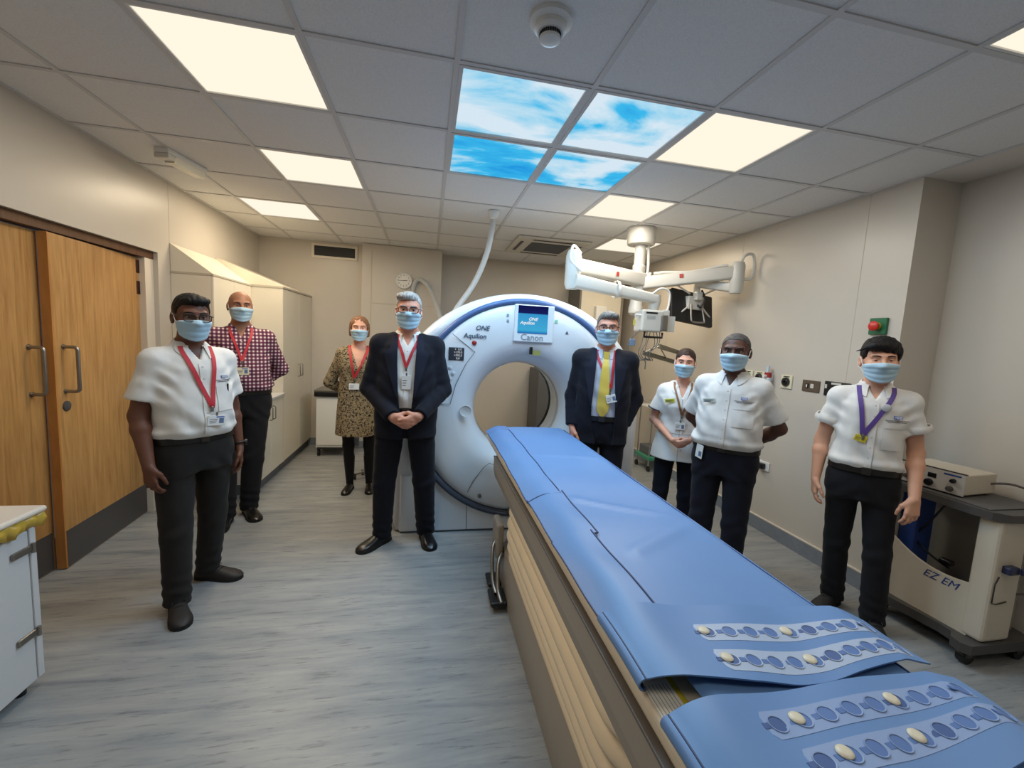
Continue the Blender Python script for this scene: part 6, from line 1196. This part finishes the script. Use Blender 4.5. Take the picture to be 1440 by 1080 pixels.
# 2 bald man in checked shirt
loc = (-1.47,3.74,0); rz = rad(24)
r = person('bald man in maroon checked shirt behind the man in white', loc, rz, 1.82, dict(a=BACK_A, b=BACK_B), head=(4,0,0), feet=local_feet(loc, rz, [(318,735,8),(350,722,36)]), wide=1.10, belly=0.05, skinm=SK2, outfit='checked', top=mat_check(), seed=5, facew=1.04)
g = r['shirt']; sc = r['sc']; lanyard(r, RED, 0.0, 1.235*sc, w=0.018); badge(r['root'], g, 0.0, 1.155*sc, 0.086, 0.058, body=(224,214,186), band=mat('logo_blue', (92,116,184), 0.6))

# 3 woman in printed dress
loc = (-0.64,4.22,0); rz = rad(6)
r = person('woman in brown printed dress with auburn hair behind the grey-haired man', loc, rz, 1.70, dict(a=((-0.275,0.07,1.09),(-0.08,0.175,0.95),((1,0.1,-0.3),(0,1,0),(0,0,1),0.5)), b=((0.275,0.07,1.09),(0.08,0.195,0.94),((-1,0.1,-0.3),(0,1,0),(0,0,1),0.5))), head=(2,0,0), feet=local_feet(loc, rz, [(492,688,-8),(519,687,8)]), sex='f', wide=1.12, belly=0.02, skinm=SK3, outfit='dress', top=mat_dress(), hair='bob', hairm=H_RED, seed=2)
g = r['shirt']; sc = r['sc']; lanyard(r, RED, -0.03, 1.16*sc, w=0.020, x0=0.085); badge(r['root'], g, -0.035, 1.075*sc, 0.09, 0.058, photo=False)

# 4 grey-haired man in dark suit, hands clasped
loc = (-0.135,3.02,0); rz = rad(1)
r = person('silver-haired man in open navy suit with clasped hands left of the scanner', loc, rz, 1.84, dict(a=CLASP_A, b=CLASP_B), head=(0,0,0), feet=local_feet(loc, rz, [(537,762,-42),(598,756,12)]), wide=1.08, belly=0.03, hs=1.06, skinm=SK4, outfit='suit', hair='swept', hairm=H_GREY, glass=G_BR, seed=7, trous=NAVY)
g = r['shirt']; sc = r['sc']; lanyard(r, RED, -0.004, 1.275*sc, w=0.018, x0=0.062); badge(r['root'], g, 0.0, 1.175*sc, 0.062, 0.094, photo=False, body=(226,224,220))

# 5 man in suit with yellow tie
loc = (1.31,2.95,0); rz = rad(-21)
r = person('man in navy suit with yellow tie standing between the couch and the woman in white', loc, rz, 1.80, dict(a=((-0.215,0.05,1.12),(-0.205,-0.045,0.90),((0.06,-0.12,-1),(1,0.3,0),(0.3,-1,0),0.45)), b=((0.238,0.08,1.12),(0.165,0.0,0.935),((-0.12,0.05,-1),(-1,0.2,0),(-0.2,-1,0),0.5))), head=(-2,0,0), wide=1.04, belly=0.02, hs=1.04, skinm=SK4, outfit='tie', top=cloth('pale_blue_shirt', (196,202,216)), hair='short', hairm=H_MIX, glass=G_DK, seed=11, trous=NAVY)
g = r['shirt']; sc = r['sc']; TIE = mat('tie_yellow', (218,190,84), 0.5, bump=0.2, bscale=260)
tx = lambda x, z: (x*np.interp(z, [1.00*sc,1.04*sc,1.08*sc,1.30*sc,1.40*sc,1.43*sc], [0.15,0.85,1.0,0.72,0.48,0.45]), z)
tie = cloth_patch('tie', g, np.linspace(-0.044, 0.044, 7), np.linspace(1.00*sc, 1.425*sc, 36), TIE, r['root'], 0.007, 0.003, tx); y = g.front(0, 1.43*sc); P('knot', MB().add([(sx_*w_, (y or -0.08)-0.012-(0.012 if q else 0), z) for q in (0,1) for w_, z in ((0.024,1.465*sc),(0.015,1.415*sc)) for sx_ in (-1,1)], [(0,1,3,2),(4,6,7,5),(0,2,6,4),(1,5,7,3),(0,4,5,1),(2,3,7,6)]), TIE, tie)
lanyard(r, RED, 0.045, 1.215*sc, w=0.018, x0=0.062); badge(r['root'], g, 0.055, 1.14*sc, 0.07, 0.06, roll=-0.3, off=0.012)

# 6 woman in white tunic
loc = (1.93,2.88,0); rz = rad(-30)
r = person('woman in white tunic with tied brown hair and clasped hands', loc, rz, 1.56, dict(a=((-0.215,0.02,1.12),(-0.055,-0.20,0.99),((1,-0.2,-0.6),(0.2,0.9,-0.1),(0.2,-0.3,1),0.7,0.5)), b=((0.225,0.02,1.12),(0.075,-0.205,1.00),((-1,-0.2,-0.5),(-0.2,0.95,-0.1),(-0.2,-0.3,1),0.75,0.5))), head=(-4,0,2), sex='f', wide=0.98, skinm=SK3, outfit='tunic', top=cloth('white_tunic', (228,228,226)), hair='tied', hairm=H_BROWN, seed=4, trous=cloth('navy_trousers', (22,24,36)), hs=0.96)
g = r['shirt']; sc = r['sc']; lanyard(r, mat('lanyard_stripe', (140,96,62), 0.6), 0.005, 1.20*sc, w=0.014); badge(r['root'], g, 0.0, 1.10*sc, 0.072, 0.056); b_ = P('yellow_badge', MB().rbox((-0.035,-0.002,-0.014), (0.035,0.002,0.014), 0.001, 1), mat('badge_yellow', (206,206,60), 0.4), r['root']); b_.location = (-0.10*sc, min_front(g, -0.13*sc, -0.07*sc, 1.295*sc, 1.32*sc)-0.004, 1.31*sc); b_.rotation_euler = (0,-0.15,0)
P('print_line', MB().box((-0.026,-0.003,0.0), (0.022,-0.002,0.005)).box((-0.026,-0.003,-0.009), (0.01,-0.002,-0.005)), mat('badge_ink', (60,66,84), 0.6), b_)
y = g.front(0.075*sc, 1.385*sc) or -0.05; P('fob_watch', MB().lathe([(0.014,0),(0.014,-0.006),(0.011,-0.008),(0,-0.008)], (0.075*sc,y-0.003,1.385*sc), 'y', 16), mat('fob_grey', (84,84,86), 0.35), r['root'])
P('waist_seam', MB().add(*(lambda pts: ([q for p_ in pts for q in p_], [(i*2, i*2+1, i*2+3, i*2+2) for i in range(len(pts)-1)]))([((x, (g.front(x, 1.03*sc) or 0)-0.002, 1.032*sc), (x, (g.front(x, 1.03*sc) or 0)-0.002, 1.028*sc)) for x in np.linspace(-0.14, 0.14, 30)])), mat('seam_grey', (176,176,176), 0.8), r['root'])

# 7 man in pale shirt, hands behind his back
loc = (1.92,2.34,0); rz = rad(-50)
r = person('man in pale short-sleeved shirt with hands behind his back beside the couch', loc, rz, 1.675, dict(a=((-0.27,0.13,1.14),(-0.08,0.215,0.96),((1,0.1,-0.3),(0,1,0),(0,0,1),0.5)), b=((0.285,0.13,1.14),(0.08,0.235,0.96),((-1,0.1,-0.3),(0,1,0),(0,0,1),0.5))), head=(4,0,0), wide=1.10, belly=0.055, skinm=SK7, outfit='shirt', top=cloth('pale_shirt', (216,216,214)), hair='crop', hairm=H_SALT, seed=9, trous=cloth('navy_trousers', (22,24,36)), sleeve=0.78, facew=1.05, hs=1.02)
g = r['shirt']; sc = r['sc']; nhs_logo(r['root'], g, 0.10*sc, 1.335*sc, 0.036); cloth_patch('pocket', g, np.linspace(0.045, 0.155, 8), np.linspace(1.15*sc, 1.285*sc, 8), cloth('pale_shirt', (216,216,214)), r['root'], 0.0025); cloth_patch('pocket_flap', g, np.linspace(0.045, 0.155, 8), np.linspace(1.262*sc, 1.288*sc, 4), cloth('pale_shirt', (216,216,214)), r['root'], 0.005)
b_ = P('name_pin', MB().rbox((-0.036,-0.002,-0.013), (0.036,0.002,0.013), 0.001, 1), mat('pin_pale', (196,206,200), 0.35), r['root']); b_.location = (-0.105*sc, min_front(g, -0.14*sc, -0.07*sc, 1.28*sc, 1.31*sc)-0.004, 1.30*sc); b_.rotation_euler = (0,-0.12,0)
P('print_line', MB().box((-0.028,-0.003,0.0), (0.026,-0.002,0.004)).box((-0.028,-0.003,-0.008), (0.012,-0.002,-0.004)), mat('badge_ink', (60,66,84), 0.6), b_)
yb = -0.125*sc; hb = P('hip_badge', MB().rbox((-0.03,-0.002,-0.045), (0.03,0.002,0.045), 0.002), mat('badge_228_228_226', (228,228,226), 0.3), r['root']); hb.location = (-0.135*sc,-0.115*sc,0.945*sc); hb.rotation_euler = (0,0.1,rad(-35)); P('photo', MB().box((-0.002,-0.003,-0.03), (0.024,-0.002,0.002)), mat('badge_photo', (96,120,152), 0.5), hb)

# 8 young man on the right
loc = (2.48,1.90,0); rz = rad(-46)
PUR = mat('lanyard_purple', (86,62,136), 0.6, bump=0.2)
r = person('young man in white rolled-sleeve shirt with purple lanyard beside the equipment trolley', loc, rz, 1.67, dict(a=((-0.215,0.05,1.11),(-0.225,-0.03,0.87),((0.02,-0.12,-1),(1,0.2,0),(0.2,-1,0),0.45)), b=((0.222,0.03,1.11),(0.222,-0.10,0.87),((-0.05,-0.2,-1),(-0.5,0.9,0),(-0.9,-0.5,0),0.4))), head=(4,0,-2), feet=local_feet(loc, rz, [(1168,848,-72),(1224,884,-38)]), wide=0.94, belly=0.008, skinm=SK8, outfit='shirt', hair='thick', hairm=H_BLK, seed=13, leather=mat('shoe_suede_black', (24,23,24), 0.65, bump=0.3), sleeve=0.60, facew=1.03, squint=0.0012, hs=1.02)
g = r['shirt']; sc = r['sc']; lanyard(r, PUR, -0.035, 1.20*sc, w=0.022, x0=0.078); badge(r['root'], g, -0.045, 1.175*sc, 0.055, 0.036, body=(206,190,56), photo=False, roll=0.25); nhs_logo(r['root'], g, 0.105*sc, 1.315*sc, 0.036); cloth_patch('pocket', g, np.linspace(0.045, 0.155, 8), np.linspace(1.125*sc, 1.27*sc, 8), WHITE, r['root'], 0.0025); cloth_patch('pocket_flap', g, np.linspace(0.045, 0.155, 8), np.linspace(1.25*sc, 1.274*sc, 4), WHITE, r['root'], 0.005)
y = g.front(0.045, 1.37*sc) or -0.08; P('reel_badge', MB().lathe([(0.021,0),(0.021,-0.006),(0.014,-0.010),(0,-0.010)], (0.045,y-0.012,1.365*sc), 'y', 20), mat('reel_grey', (186,188,190), 0.3), r['root'], 0.8)
for q in 'ab':
    s_, e_, w_, _ = r['A'][q]; d_ = Vector(e_-s_).normalized(); c = Vector(s_+(e_-s_)*0.58); a1 = d_.orthogonal().normalized(); b1 = d_.cross(a1); rows = []
    for u in np.linspace(0, 1, 5): rows.append([c-d_*(0.04*sc*u)+(a1*math.cos(w)+b1*math.sin(w))*(0.0755+0.005*math.sin(u*PI)+0.002*math.sin(5*w))*sc for w in np.linspace(0, 2*PI, 33)])
    P('rolled_cuff', MB().sheet(rows, 0.006), WHITE, r['root'], 1.2)
